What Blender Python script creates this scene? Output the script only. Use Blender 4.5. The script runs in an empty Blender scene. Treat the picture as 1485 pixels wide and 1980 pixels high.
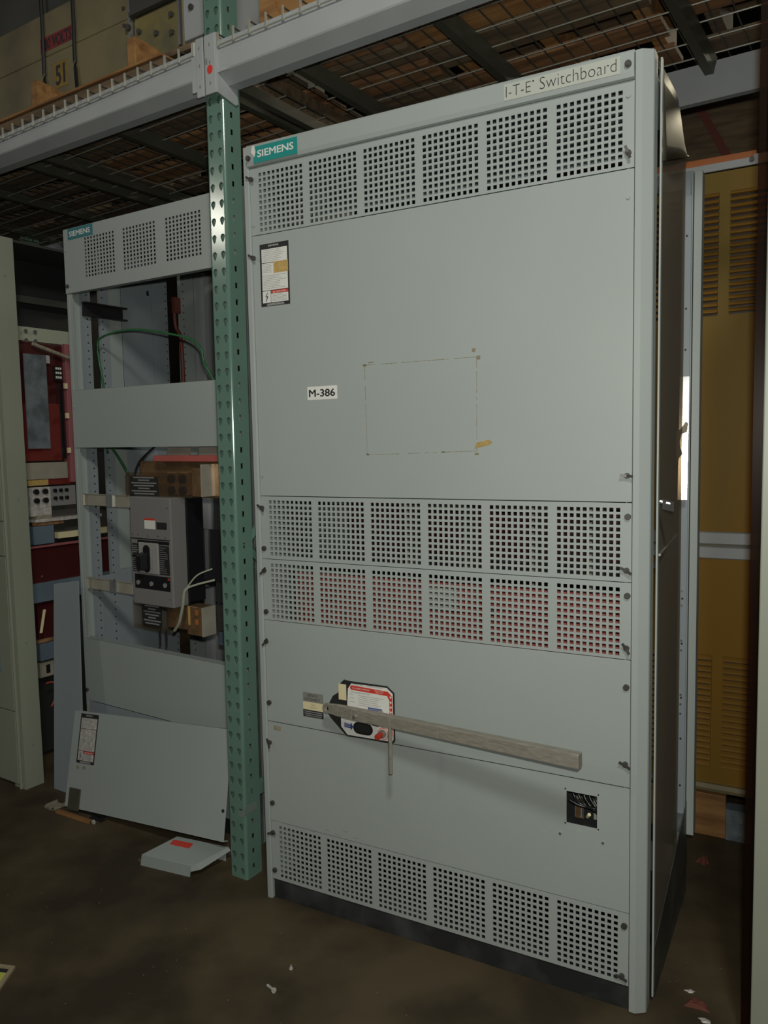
import bpy, math, random
from mathutils import Vector, Matrix, Euler
random.seed(7)
C = bpy.context.scene.collection
SC = bpy.context.scene

# ------------------------------------------------------------------ camera
cam_d = bpy.data.cameras.new('camera'); cam = bpy.data.objects.new('camera', cam_d); C.objects.link(cam)
cam_d.sensor_fit = 'VERTICAL'; cam_d.sensor_height = 24.0; cam_d.sensor_width = 18.0
cam_d.lens = 1529.617 / 1980 * 24.0
cam_d.clip_start = 0.05; cam_d.clip_end = 60
cam.matrix_world = (Matrix.Translation((1.47738528, -1.90506694, 1.41824666)) @ Matrix.Rotation(0.5049913, 4, 'Z')
                    @ Matrix.Rotation(math.pi / 2 - 0.08570226, 4, 'X') @ Matrix.Rotation(-0.01964279, 4, 'Z'))
SC.camera = cam

# ------------------------------------------------------------------ world, lights, exposure
w = bpy.data.worlds.new('world'); SC.world = w; w.use_nodes = True
w.node_tree.nodes['Background'].inputs[0].default_value = (0.75, 0.85, 1.0, 1)
w.node_tree.nodes['Background'].inputs[1].default_value = 0.02
def area_light(name, loc, target, sx, sy, power, col):
    l = bpy.data.lights.new(name, 'AREA'); l.shape = 'RECTANGLE'; l.size = sx; l.size_y = sy; l.energy = power; l.color = col
    o = bpy.data.objects.new(name, l); C.objects.link(o); o.location = loc
    o.rotation_euler = (Vector(target) - Vector(loc)).to_track_quat('-Z', 'Y').to_euler()
    return o
area_light('bay_light_front', (2.05, -2.6, 3.85), (0.3, 0.2, 1.3), 0.42, 0.42, 52, (1.0, 0.985, 0.90))
area_light('bay_light_left', (-5.95, -5.04, 4.2), (0, 0, 1.5), 0.40, 0.40, 30, (1.0, 0.96, 0.84))
area_light('bay_light_rear', (2.3, 8.0, 5.7), (0.8, 1.0, 1.6), 1.2, 1.2, 90, (1.0, 0.90, 0.66))
area_light('camera_flash', (1.50, -1.90, 1.50), (0.35, 0.4, 1.55), 0.05, 0.03, 22.5, (1.0, 0.99, 0.90))
vs = SC.view_settings
SC.display_settings.display_device = 'sRGB'
vs.view_transform = 'Standard'; vs.look = 'None'; vs.gamma = 1.0; vs.exposure = 0.0; vs.use_curve_mapping = False

# ------------------------------------------------------------------ materials
def mat(name, col, rough=0.5, metal=0.0, spec=0.5, mott=0.0, mscale=3.0, col2=None, bump=0.0, bscale=200.0, grain=False, detail=4.0, stretch=None, contrast=(0.35, 0.65)):
    m = bpy.data.materials.new(name); m.use_nodes = True
    nt = m.node_tree; b = nt.nodes['Principled BSDF']
    b.inputs['Base Color'].default_value = (*col, 1); b.inputs['Roughness'].default_value = rough
    b.inputs['Metallic'].default_value = metal; b.inputs['Specular IOR Level'].default_value = spec
    if mott > 0 or col2:
        tc = nt.nodes.new('ShaderNodeTexCoord'); mp = nt.nodes.new('ShaderNodeMapping')
        if stretch: mp.inputs['Scale'].default_value = stretch
        nz = nt.nodes.new('ShaderNodeTexNoise'); nz.inputs['Scale'].default_value = mscale; nz.inputs['Detail'].default_value = detail
        rp = nt.nodes.new('ShaderNodeValToRGB')
        c2 = col2 if col2 else tuple(c * (1 - mott) for c in col)
        rp.color_ramp.elements[0].position = contrast[0]; rp.color_ramp.elements[1].position = contrast[1]
        rp.color_ramp.elements[0].color = (*c2, 1); rp.color_ramp.elements[1].color = (*col, 1)
        nt.links.new(tc.outputs['Object'], mp.inputs[0]); nt.links.new(mp.outputs[0], nz.inputs['Vector'])
        nt.links.new(nz.outputs['Fac'], rp.inputs[0]); nt.links.new(rp.outputs[0], b.inputs['Base Color'])
    if bump > 0:
        tc = nt.nodes.new('ShaderNodeTexCoord'); nz = nt.nodes.new('ShaderNodeTexNoise'); nz.inputs['Scale'].default_value = bscale
        bp = nt.nodes.new('ShaderNodeBump'); bp.inputs['Strength'].default_value = bump; bp.inputs['Distance'].default_value = 0.002
        nt.links.new(tc.outputs['Object'], nz.inputs['Vector']); nt.links.new(nz.outputs['Fac'], bp.inputs['Height']); nt.links.new(bp.outputs[0], b.inputs['Normal'])
    return m
M = {}
M['paint'] = mat('grey_paint', (0.345, 0.385, 0.37), 0.42, mott=0.05, mscale=2.0, bump=0.05, bscale=350)
M['paintb'] = mat('blue_grey_paint', (0.27, 0.31, 0.335), 0.4, mott=0.06, mscale=2.0)
M['paintg'] = mat('olive_grey_paint', (0.29, 0.31, 0.245), 0.4, mott=0.08, mscale=1.5)
M['rpaint'] = mat('pale_olive_paint', (0.36, 0.39, 0.30), 0.45, mott=0.05, mscale=1.5)
M['green'] = mat('rack_green_enamel', (0.135, 0.235, 0.188), 0.16, mott=0.12, mscale=4)
M['greenhole'] = mat('shaded_green_enamel', (0.07, 0.12, 0.098), 0.4)  # rack green darkened to stand for shade inside the post holes
M['beam'] = mat('light_grey_enamel', (0.40, 0.42, 0.43), 0.35, mott=0.08, mscale=6, bump=0.05)
M['white'] = mat('white_print', (0.72, 0.72, 0.68), 0.5)
M['dirtywhite'] = mat('worn_white_plate', (0.55, 0.53, 0.50), 0.5, mott=0.35, mscale=60)
M['cream'] = mat('cream_print', (0.70, 0.62, 0.38), 0.5)
M['black'] = mat('black_plastic', (0.012, 0.012, 0.014), 0.35)
M['ink'] = mat('black_ink', (0.02, 0.02, 0.022), 0.5)
M['inkgrey'] = mat('grey_ink', (0.22, 0.22, 0.22), 0.5)
M['teal'] = mat('teal_print', (0.012, 0.26, 0.24), 0.4)
M['tealb'] = mat('teal_blue_print', (0.012, 0.17, 0.20), 0.4)
M['red'] = mat('red_print', (0.60, 0.05, 0.03), 0.4)
M['oldred'] = mat('faded_red_print', (0.26, 0.022, 0.03), 0.5, mott=0.3, mscale=30)
M['oldyellow'] = mat('dirty_yellow_print', (0.30, 0.19, 0.03), 0.5, mott=0.3, mscale=30)
M['reddot'] = mat('red_sticker', (0.72, 0.035, 0.02), 0.45)
M['blue'] = mat('blue_print', (0.03, 0.06, 0.25), 0.4)
M['gold'] = mat('gold_print', (0.55, 0.37, 0.12), 0.4, mott=0.2, mscale=120)
M['redboard'] = mat('red_insulating_board', (0.42, 0.10, 0.085), 0.5, mott=0.1, mscale=8)
M['pinkred'] = mat('pink_red_insulator', (0.30, 0.10, 0.11), 0.5)
M['brick'] = mat('deep_red_insulator', (0.15, 0.020, 0.016), 0.45)
M['darkred'] = mat('dark_red_insulator', (0.060, 0.008, 0.009), 0.45, mott=0.2, mscale=8)
M['steel'] = mat('brushed_steel', (0.36, 0.335, 0.28), 0.38, metal=0.3, mott=0.25, mscale=30, stretch=(1, 8, 8))
M['silver'] = mat('silver_plate', (0.60, 0.56, 0.46), 0.22, metal=0.45, mott=0.15, mscale=15)
M['galvdull2'] = mat('grey_metal_tag', (0.27, 0.27, 0.25), 0.4, metal=0.2)
M['tagpale'] = mat('pale_plate', (0.44, 0.465, 0.415), 0.45)
M['screw'] = mat('dark_screw', (0.10, 0.095, 0.09), 0.45, metal=0.6)
M['zinc'] = mat('zinc_screw', (0.55, 0.55, 0.56), 0.3, metal=0.9)
M['galv'] = mat('galvanised_sheet', (0.42, 0.45, 0.46), 0.32, metal=0.6, mott=0.25, mscale=25)
M['kick'] = mat('worn_grey_brown_sheet', (0.085, 0.082, 0.068), 0.5, col2=(0.04, 0.04, 0.034), mscale=9, detail=7)
M['galvbright'] = mat('shiny_galvanised_sheet', (0.75, 0.78, 0.80), 0.22, metal=0.75, mott=0.15, mscale=40)
M['galvdull'] = mat('mottled_zinc_sheet', (0.20, 0.24, 0.27), 0.5, metal=0.2, mott=0.5, mscale=14)
M['hood'] = mat('worn_side_sheet', (0.27, 0.25, 0.19), 0.38, metal=0.75, mott=0.2, mscale=6, stretch=(1, 1, 4))
M['dark'] = mat('blackened_steel', (0.018, 0.019, 0.02), 0.5)
M['base'] = mat('black_base_channel', (0.020, 0.021, 0.022), 0.45, col2=(0.055, 0.056, 0.06), mscale=7, detail=8, contrast=(0.32, 0.55))
M['floor'] = mat('stained_concrete', (0.092, 0.070, 0.040), 0.6, spec=0.2, col2=(0.040, 0.031, 0.020), mscale=2.6, detail=9, contrast=(0.40, 0.62), bump=0.25, bscale=60)
M['ceil'] = mat('dark_roof', (0.05, 0.045, 0.04), 0.8)
M['wall'] = mat('dim_wall', (0.06, 0.055, 0.045), 0.8, mott=0.3, mscale=1)
M['wire'] = mat('glint_wire', (0.60, 0.60, 0.52), 0.28, metal=0.6)  # paler deck wire colour, paints the glints on cross wires and tips
M['wiredark'] = mat('shaded_wire', (0.10, 0.10, 0.085), 0.4, metal=0.5)  # same deck wire, darkened for the lengths that catch no light
M['chan'] = mat('olive_channel', (0.085, 0.085, 0.062), 0.45, metal=0.2, mott=0.2, mscale=10)
M['wood1'] = mat('brown_board', (0.320, 0.168, 0.072), 0.7, col2=(0.144, 0.067, 0.032), mscale=5, stretch=(1, 7, 7), detail=8)
M['wood2'] = mat('orange_board', (0.36, 0.19, 0.065), 0.65, col2=(0.20, 0.09, 0.03), mscale=5, stretch=(1, 7, 7), detail=8)
M['wood3'] = mat('grey_brown_board', (0.187, 0.128, 0.071), 0.75, col2=(0.085, 0.060, 0.037), mscale=5, stretch=(1, 7, 7), detail=8)
M['ply'] = mat('plywood', (0.34, 0.18, 0.06), 0.6, col2=(0.17, 0.085, 0.03), mscale=2.2, detail=6)
M['crate'] = mat('beige_painted_steel', (0.22, 0.185, 0.095), 0.5, col2=(0.13, 0.11, 0.065), mscale=3.5, detail=6)
M['crateold'] = mat('rusty_yellow_steel', (0.24, 0.19, 0.06), 0.5, col2=(0.12, 0.11, 0.06), mscale=9, detail=7)
M['cratedark'] = mat('dark_grey_steel', (0.06, 0.06, 0.055), 0.5, mott=0.3, mscale=5)
M['yellow'] = mat('ochre_panel', (0.26, 0.140, 0.022), 0.5, spec=0.12, col2=(0.20, 0.138, 0.036), mscale=2.0, stretch=(1.5, 1.5, 0.35))
M['louver'] = mat('ochre_louver', (0.27, 0.145, 0.030), 0.5, spec=0.15)
M['orange'] = mat('orange_print', (0.42, 0.13, 0.03), 0.5)
M['copper'] = mat('bronze_lug', (0.30, 0.185, 0.095), 0.33, metal=0.55, mott=0.3, mscale=30)
M['brkgrey'] = mat('breaker_grey', (0.20, 0.195, 0.19), 0.5, bump=0.05)
M['brkgrey2'] = mat('breaker_light_grey', (0.30, 0.295, 0.28), 0.5)
M['greenwire'] = mat('green_wire', (0.02, 0.14, 0.04), 0.35)
M['rust'] = mat('red_brown_wire', (0.16, 0.04, 0.03), 0.5)
M['orangewire'] = mat('orange_wire', (0.38, 0.07, 0.03), 0.5)
M['bluebox'] = mat('slate_blue_steel', (0.13, 0.18, 0.23), 0.5, mott=0.2, mscale=6)
M['lime'] = mat('lime_paper', (0.48, 0.50, 0.10), 0.5)
M['paper'] = mat('tan_paper', (0.30, 0.24, 0.15), 0.8)
M['rag'] = mat('maroon_rag', (0.12, 0.035, 0.022), 0.9)
M['tape'] = mat('old_tape', (0.30, 0.27, 0.20), 0.6, mott=0.3, mscale=60)
M['chips'] = mat('grey_grit', (0.16, 0.145, 0.115), 0.8)
M['tapeline'] = mat('glue_line', (0.22, 0.19, 0.125), 0.6)
M['tapeo'] = mat('ochre_tape', (0.42, 0.30, 0.10), 0.6, mott=0.3, mscale=80)
M['tapegrey'] = mat('grey_green_tape', (0.17, 0.22, 0.19), 0.5)
M['scuff'] = mat('pale_scuff', (0.45, 0.48, 0.46), 0.5)
M['cable'] = mat('black_cable', (0.02, 0.02, 0.022), 0.25)
def clear(name, col, rough=0.08, tr=0.6, shade=None):
    m = bpy.data.materials.new(name); m.use_nodes = True; nt = m.node_tree; nt.nodes.remove(nt.nodes['Principled BSDF'])
    out = nt.nodes['Material Output']; t = nt.nodes.new('ShaderNodeBsdfTransparent'); t.inputs[0].default_value = (*col, 1)
    g = nt.nodes.new('ShaderNodeBsdfPrincipled'); g.inputs['Base Color'].default_value = (*(shade or tuple(c * 0.3 for c in col)), 1); g.inputs['Roughness'].default_value = rough
    mx = nt.nodes.new('ShaderNodeMixShader'); mx.inputs[0].default_value = 1 - tr
    nt.links.new(t.outputs[0], mx.inputs[1]); nt.links.new(g.outputs[0], mx.inputs[2]); nt.links.new(mx.outputs[0], out.inputs[0])
    return m
M['tint'] = clear('smoked_brown_acrylic', (0.74, 0.67, 0.58), 0.4, 0.55, (0.34, 0.31, 0.25))
M['tint2'] = clear('dark_brown_film', (0.55, 0.40, 0.28), 0.3, 0.90, (0.05, 0.03, 0.02))
M['clear'] = clear('clear_plastic', (0.92, 0.88, 0.82), 0.06, 0.92, (0.20, 0.17, 0.14))

# ------------------------------------------------------------------ frames
AR = math.radians(4.3)
OR = Vector((-0.137, 0.039, 0))
FR = {'W': Matrix.Identity(4), 'R': Matrix.Translation(OR) @ Matrix.Rotation(-AR, 4, 'Z')}

class MB:
    def __init__(s): s.v = []; s.f = []; s.m = []
    def add(s, vs_, fs, mi=0):
        k = len(s.v); s.v += [tuple(p) for p in vs_]; s.f += [tuple(i + k for i in f) for f in fs]; s.m += [mi] * len(fs); return s
    def box(s, x0, x1, y0, y1, z0, z1, mi=0):
        if x0 > x1: x0, x1 = x1, x0
        if y0 > y1: y0, y1 = y1, y0
        if z0 > z1: z0, z1 = z1, z0
        vs_ = [(x, y, z) for x in (x0, x1) for y in (y0, y1) for z in (z0, z1)]
        return s.add(vs_, [(0, 1, 3, 2), (4, 6, 7, 5), (0, 4, 5, 1), (2, 3, 7, 6), (0, 2, 6, 4), (1, 5, 7, 3)], mi)
    def hexa(s, p, mi=0):   # 8 points: bottom quad 0-3, top quad 4-7
        return s.add(p, [(3, 2, 1, 0), (4, 5, 6, 7), (0, 1, 5, 4), (1, 2, 6, 5), (2, 3, 7, 6), (3, 0, 4, 7)], mi)
    def prism(s, poly, a0, a1, axis='z', mi=0, closed=True):
        # axis z: poly (x,y); axis y: poly (x,z); axis x: poly (y,z)
        def P(q, a): return (q[0], q[1], a) if axis == 'z' else ((q[0], a, q[1]) if axis == 'y' else (a, q[0], q[1]))
        n = len(poly); vs_ = [P(q, a0) for q in poly] + [P(q, a1) for q in poly]
        ar = sum(poly[i][0] * poly[(i + 1) % n][1] - poly[(i + 1) % n][0] * poly[i][1] for i in range(n))
        flip = (ar < 0) ^ (axis == 'y') ^ (a1 < a0)
        fs = [(i, (i + 1) % n, n + (i + 1) % n, n + i) for i in range(n)] + [tuple(range(n - 1, -1, -1)), tuple(range(n, 2 * n))]
        if flip: fs = [tuple(reversed(f)) for f in fs]
        return s.add(vs_, fs, mi)
    def sheet(s, path, t, z0, z1, mi=0):   # bent sheet: open path in xy extruded in z with thickness t
        L = []; n = len(path)
        for i, p in enumerate(path):
            a = Vector(path[max(i - 1, 0)]); b = Vector(path[min(i + 1, n - 1)]); d = (b - a).normalized(); nn = Vector((-d.y, d.x))
            L.append((p[0] + nn.x * t, p[1] + nn.y * t))
        return s.prism(list(path) + L[::-1], z0, z1, 'z', mi)
    def tube(s, pts, r, n=8, mi=0, cap=True):
        pts = [Vector(p) for p in pts]; k = len(s.v); up = Vector((0, 0, 1))
        for i, p in enumerate(pts):
            d = (pts[min(i + 1, len(pts) - 1)] - pts[max(i - 1, 0)]).normalized()
            a = d.cross(up)
            if a.length < 0.05: a = d.cross(Vector((0, 1, 0)))
            a.normalize(); b = a.cross(d)
            rr = r[i] if isinstance(r, (list, tuple)) else r
            for j in range(n):
                t = 2 * math.pi * j / n; s.v.append(tuple(p + a * (rr * math.cos(t)) + b * (rr * math.sin(t))))
        for i in range(len(pts) - 1):
            for j in range(n):
                s.f.append((k + i * n + j, k + (i + 1) * n + j, k + (i + 1) * n + (j + 1) % n, k + i * n + (j + 1) % n)); s.m.append(mi)
        if cap:
            s.f.append(tuple(k + j for j in range(n))); s.f.append(tuple(k + (len(pts) - 1) * n + j for j in range(n - 1, -1, -1))); s.m += [mi, mi]
        return s
    def cyl(s, p0, p1, r, n=12, mi=0): return s.tube([p0, p1], r, n, mi)
    def xf(s, mtx): s.v = [tuple(mtx @ Vector(p)) for p in s.v]; return s
    def mesh(s, name, mats, off=(0, 0, 0)):
        me = bpy.data.meshes.new(name); me.from_pydata([(p[0] - off[0], p[1] - off[1], p[2] - off[2]) for p in s.v], [], s.f)
        for mm in mats: me.materials.append(mm)
        if len(mats) > 1: me.polygons.foreach_set('material_index', s.m)
        me.update(); return me

def smooth(curve, n=6):   # catmull rom through points
    P = [Vector(p) for p in curve]; P = [P[0]] + P + [P[-1]]; out = []
    for i in range(1, len(P) - 2):
        for k in range(n):
            t = k / n; a, b, c, d = P[i - 1], P[i], P[i + 1], P[i + 2]
            out.append(0.5 * ((2 * b) + (-a + c) * t + (2 * a - 5 * b + 4 * c - d) * t * t + (-a + 3 * b - 3 * c + d) * t ** 3))
    out.append(P[-2]); return out

class Thing:
    def __init__(s, name, label, cat, base, frame='W', group=None, tilt=None):
        s.base = Vector(base); s.o = bpy.data.objects.new(name, None); C.objects.link(s.o)
        s.o.empty_display_size = 0.05
        m = FR[frame] @ Matrix.Translation(s.base)
        if tilt: m = m @ tilt
        s.o.matrix_world = m; s.o['label'] = label; s.o['category'] = cat
        if group: s.o['group'] = group
    def part(s, name, mb, mats, parent=None, bevel=0, label=None, sm=False, stuff=False):
        if isinstance(mats, str): mats = [mats]
        me = mb.mesh(name, [M[k] for k in mats], s.base)
        return s.link(name, me, parent, bevel, label, sm, stuff)
    def link(s, name, me, parent=None, bevel=0, label=None, sm=False, stuff=False, loc=None):
        o = bpy.data.objects.new(name, me); C.objects.link(o); o.parent = parent or s.o
        if loc: o.location = loc
        if sm: me.shade_smooth()
        if bevel:
            b = o.modifiers.new('bevel', 'BEVEL'); b.width = bevel; b.segments = 2; b.limit_method = 'ANGLE'; b.angle_limit = math.radians(40)
        if label: o['label'] = label
        if stuff: o['kind'] = 'stuff'
        return o

def single(name, label, cat, mb, mats, base, frame='W', bevel=0, group=None, kind=None, sm=False, rot=None):
    if isinstance(mats, str): mats = [mats]
    me = mb.mesh(name, [M[k] for k in mats], base)
    o = bpy.data.objects.new(name, me); C.objects.link(o)
    m = FR[frame] @ Matrix.Translation(Vector(base))
    if rot: m = m @ rot
    o.matrix_world = m
    if label: o['label'] = label
    if cat: o['category'] = cat
    if group: o['group'] = group
    if kind: o['kind'] = kind
    if sm: me.shade_smooth()
    if bevel:
        b = o.modifiers.new('bevel', 'BEVEL'); b.width = bevel; b.segments = 2; b.limit_method = 'ANGLE'
    return o

# text as mesh builder; mtx maps text plane (x right, y up, z out) into frame coordinates
def text_mb(body, h, mtx, width=None, thin=0.0, align='LEFT', bold=0.0):
    cu = bpy.data.curves.new('t', 'FONT'); cu.body = body; cu.size = 1.0; cu.align_x = 'LEFT'; cu.offset = thin; cu.resolution_u = 3; cu.extrude = 0
    o = bpy.data.objects.new('t', cu); C.objects.link(o); dg = bpy.context.evaluated_depsgraph_get()
    me = bpy.data.meshes.new_from_object(o.evaluated_get(dg)); bpy.data.objects.remove(o); bpy.data.curves.remove(cu)
    xs = [v.co.x for v in me.vertices]; ys = [v.co.y for v in me.vertices]
    if not xs: return MB()
    x0, x1, y0, y1 = min(xs), max(xs), min(ys), max(ys); sy = h / (y1 - y0); sx = (width / (x1 - x0)) if width else sy
    ax = {'LEFT': 0, 'CENTER': -0.5, 'RIGHT': -1}[align] * (x1 - x0) * sx
    mb = MB(); mb.add([tuple(mtx @ Vector(((v.co.x - x0) * sx + ax, (v.co.y - y0) * sy, 0))) for v in me.vertices], [tuple(p.vertices) for p in me.polygons])
    bpy.data.meshes.remove(me)
    if bold:
        base = mb; mb = MB(); bb = h * bold
        for q_, (dx, dy) in enumerate(((-bb, 0), (bb, 0), (0, bb * .6), (0, -bb * .6), (bb * .7, bb * .5), (-bb * .7, -bb * .5))):
            o3 = mtx.to_3x3() @ Vector((dx, dy, q_ * 4e-5)); mb.add([(p[0] + o3.x, p[1] + o3.y, p[2] + o3.z) for p in base.v], base.f)
    return mb
def front(x, y, z): return Matrix(((1, 0, 0, x), (0, 0, -1, y), (0, 1, 0, z), (0, 0, 0, 1)))
def merge(*mbs):
    r = MB()
    for i, mb in enumerate(mbs):
        k = len(r.v); r.v += mb.v; r.f += [tuple(a + k for a in f) for f in mb.f]; r.m += mb.m
    return r

# perforated plate, front face at y0, thickness th
def perforated(x0, x1, z0, z1, y0, th, groups, ztop, cols=10, rows=11, px=0.0159, pz=0.0156, h=0.0098, hz=None):
    hz = hz or h
    hx = []; 
    for g in groups:
        for c in range(cols): hx.append((g + c * px, g + c * px + h))
    hzs = [(ztop - r * pz - hz, ztop - r * pz) for r in range(rows)]
    xs = sorted([x0, x1] + [a for q in hx for a in q]); zs = sorted([z0, z1] + [a for q in hzs for a in q])
    hxs = set(round(a, 6) for a, b in hx); hzz = set(round(a, 6) for a, b in hzs)
    mb = MB(); nx, nz = len(xs), len(zs)
    for y in (y0, y0 + th):
        for x in xs:
            for z in zs: mb.v.append((x, y, z))
    def I(k, i, j): return k * nx * nz + i * nz + j
    for i in range(nx - 1):
        for j in range(nz - 1):
            hole = round(xs[i], 6) in hxs and round(zs[j], 6) in hzz
            if not hole:
                mb.f.append((I(0, i, j), I(0, i + 1, j), I(0, i + 1, j + 1), I(0, i, j + 1))); mb.m.append(0)
                mb.f.append((I(1, i, j), I(1, i, j + 1), I(1, i + 1, j + 1), I(1, i + 1, j))); mb.m.append(0)
            else:
                a, b, c, d = (i, j), (i + 1, j), (i + 1, j + 1), (i, j + 1)
                for p, q in ((a, b), (b, c), (c, d), (d, a)):
                    mb.f.append((I(0, *p), I(1, *p), I(1, *q), I(0, *q))); mb.m.append(0)
    # outer rim
    for i in range(nx - 1):
        mb.f.append((I(0, i, 0), I(1, i, 0), I(1, i + 1, 0), I(0, i + 1, 0))); mb.m.append(0)
        mb.f.append((I(0, i, nz - 1), I(0, i + 1, nz - 1), I(1, i + 1, nz - 1), I(1, i, nz - 1))); mb.m.append(0)
    for j in range(nz - 1):
        mb.f.append((I(0, 0, j), I(0, 0, j + 1), I(1, 0, j + 1), I(1, 0, j))); mb.m.append(0)
        mb.f.append((I(0, nx - 1, j), I(1, nx - 1, j), I(1, nx - 1, j + 1), I(0, nx - 1, j + 1))); mb.m.append(0)
    return mb

# ================================================================== SETTING
single('floor', None, None, MB().box(-9, 6, -6, 12, -0.05, 0), 'floor', (0, 0, 0), kind='structure')
single('ceiling', None, None, MB().box(-9, 6, -6, 12, 7.0, 7.1), 'ceil', (0, 0, 7.0), kind='structure')
single('wall_back', None, None, MB().box(-9, 6, 12, 12.1, 0, 7.0), 'wall', (0, 12, 0), kind='structure')
single('wall_left', None, None, MB().box(-9.1, -9, -6, 12, 0, 7.0), 'wall', (-9, 0, 0), kind='structure')
single('wall_right', None, None, MB().box(6, 6.1, -6, 12, 0, 7.0), 'wall', (6, 0, 0), kind='structure')

# ================================================================== MAIN SWITCHBOARD (world frame, front face y = 0)
sb = Thing('switchboard', 'tall grey electrical switchboard with vented front panels and a long steel handle, marked M-386', 'switchboard', (0.55, 0.3, 0))
disc_mb = MB().cyl((0, -0.006, 0), (0, 0, 0), 0.0075, 14); disc_mb.cyl((0, -0.008, 0), (0, -0.006, 0), 0.0055, 14)
disc_me = disc_mb.mesh('screw', [M['screw']])
wing_mb = MB().cyl((0, -0.008, 0), (0, 0, 0), 0.0068, 12)
wing_mb.hexa([(-0.015, -0.013, -0.003), (0, -0.010, -0.003), (0, -0.006, -0.003), (-0.015, -0.010, -0.003), (-0.015, -0.013, 0.003), (0, -0.010, 0.003), (0, -0.006, 0.003), (-0.015, -0.010, 0.003)])
wing_mb.hexa([(0, -0.010, -0.003), (0.015, -0.013, -0.003), (0.015, -0.010, -0.003), (0, -0.006, -0.003), (0, -0.010, 0.003), (0.015, -0.013, 0.003), (0.015, -0.010, 0.003), (0, -0.006, 0.003)])
wing_me = wing_mb.mesh('wing_screw', [M['screw']])
pale_me = MB().cyl((0, -0.003, 0), (0, 0, 0), 0.005, 12).mesh('screw', [M['paint']])
def screw(th, parent, kind, x, y, z, rot=0.0):
    me = {'d': disc_me, 'w': wing_me, 'p': pale_me}[kind]
    o = th.link('wing_screw' if kind == 'w' else 'screw', me, parent); o.location = Vector((x, y, z)) - th.base; o.rotation_euler = (0, rot, 0)
    return o
# posts
lp = MB().prism([(-0.022, 0.0), (-0.019, -0.005), (-0.004, -0.005), (-0.0015, 0.0), (-0.0015, 0.05), (-0.022, 0.05)], 0.0, 2.285, 'z')
sb.part('corner_post', lp, 'paint', bevel=0.0008)
rp = MB().prism([(1.0925, 0.05), (1.0925, -0.005), (1.094, -0.007), (1.108, -0.007), (1.111, -0.005), (1.130, 0.008), (1.132, 0.012), (1.132, 0.05)], 0.004, 2.284, 'z')
sb.part('corner_post', rp, 'paint', bevel=0.0008)
# header
hd = sb.part('header_panel', MB().prism([(-0.012, 2.284), (-0.014, 2.280), (-0.014, 2.238), (-0.010, 2.227), (0.0, 2.225), (0.03, 2.225), (0.03, 2.286)], -0.001, 1.0915, 'x'), 'paint')
screw(sb, hd, 'd', 0.008, -0.014, 2.247); screw(sb, hd, 'd', 1.079, -0.014, 2.254)
st = sb.part('name_sticker', MB().box(0.026, 0.179, -0.0148, -0.0138, 2.230, 2.276), 'teal', label='teal sticker with white lettering')
sb.part('lettering', text_mb('SIEMENS', 0.019, front(0.041, -0.0152, 2.2445), width=0.125, bold=.045), 'white', parent=st)
sb.part('torn_corner', MB().prism([(0.018, 2.262), (0.030, 2.247), (0.034, 2.262), (0.030, 2.279), (0.022, 2.279)], -0.0153, -0.0149, 'y'), 'white', parent=st)
st = sb.part('title_plate', MB().box(0.786, 1.061, -0.0148, -0.0138, 2.2375, 2.2755), 'tagpale', label='pale plate with thin black lettering')
tm = merge(text_mb('I-T-E', 0.0245, front(0.791, -0.0152, 2.245), width=0.062, thin=-0.018), text_mb('Switchboard', 0.0275, front(0.875, -0.0152, 2.2445), width=0.178, thin=-0.018),
           MB().cyl((0.859, -0.0152, 2.268), (0.859, -0.0149, 2.268), 0.0022, 12))
sb.part('lettering', tm, 'ink', parent=st)
# panels
G6 = [0.0300 + 0.1762 * k for k in range(6)]
def vent(z0, z1, ztop):
    return sb.part('vent_panel', perforated(0.0, 1.0905, z0, z1, 0.0, 0.0025, G6, ztop), 'paint')
def cover(z0, z1, cut=None):
    mb = MB()
    if cut is None: mb.box(0, 1.0905, 0, 0.0025, z0, z1)
    else:
        a, b, c, d = cut
        mb.box(0, a, 0, 0.0025, z0, z1); mb.box(b, 1.0905, 0, 0.0025, z0, z1); mb.box(a, b, 0, 0.0025, z0, c); mb.box(a, b, 0, 0.0025, d, z1)
    return sb.part('cover_panel', mb, 'paint', bevel=0 if cut else 0.001)
vp1 = vent(2.0335, 2.2235, 2.2065); cp1 = cover(1.2705, 2.0315); vp2 = vent(1.0800, 1.2685, 1.2565); vp3 = vent(0.8920, 1.0780, 1.0655)
cp2 = cover(0.5745, 0.8900); cp3 = cover(0.2555, 0.5725, (0.935, 1.012, 0.454, 0.537)); vp4 = vent(0.0655, 0.2535, 0.2415)
for pnl, kind, x, z, r in [(vp1, 'w', .006, 2.192, .5), (vp1, 'p', .008, 2.062, 0), (vp1, 'p', 1.077, 2.192, 0), (vp1, 'w', 1.078, 2.066, 1.2),
                     (cp1, 'w', .005, 1.969, .6), (cp1, 'p', .009, 1.330, 0), (cp1, 'p', 1.078, 1.969, 0), (cp1, 'w', 1.080, 1.333, .1),
                     (vp2, 'w', .006, 1.234, .7), (vp2, 'd', .009, 1.111, 0), (vp2, 'd', 1.082, 1.236, 0), (vp2, 'w', 1.080, 1.108, .5),
                     (vp3, 'w', .007, 1.043, -.8), (vp3, 'd', .009, .917, 0), (vp3, 'd', 1.082, 1.047, 0), (vp3, 'w', 1.081, .920, 1.0),
                     (cp2, 'w', .006, .824, -.9), (cp2, 'd', .009, .633, 0), (cp2, 'd', 1.081, .824, 0), (cp2, 'w', 1.080, .633, .45),
                     (cp3, 'w', .006, .506, 1.3), (cp3, 'd', .009, .313, 0), (vp4, 'w', .007, .217, -.2), (vp4, 'd', .010, .095, 0), (vp4, 'd', 1.080, .221, 0), (vp4, 'w', 1.075, .089, .3)]:
    screw(sb, pnl, kind, x, 0, z, r)
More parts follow.
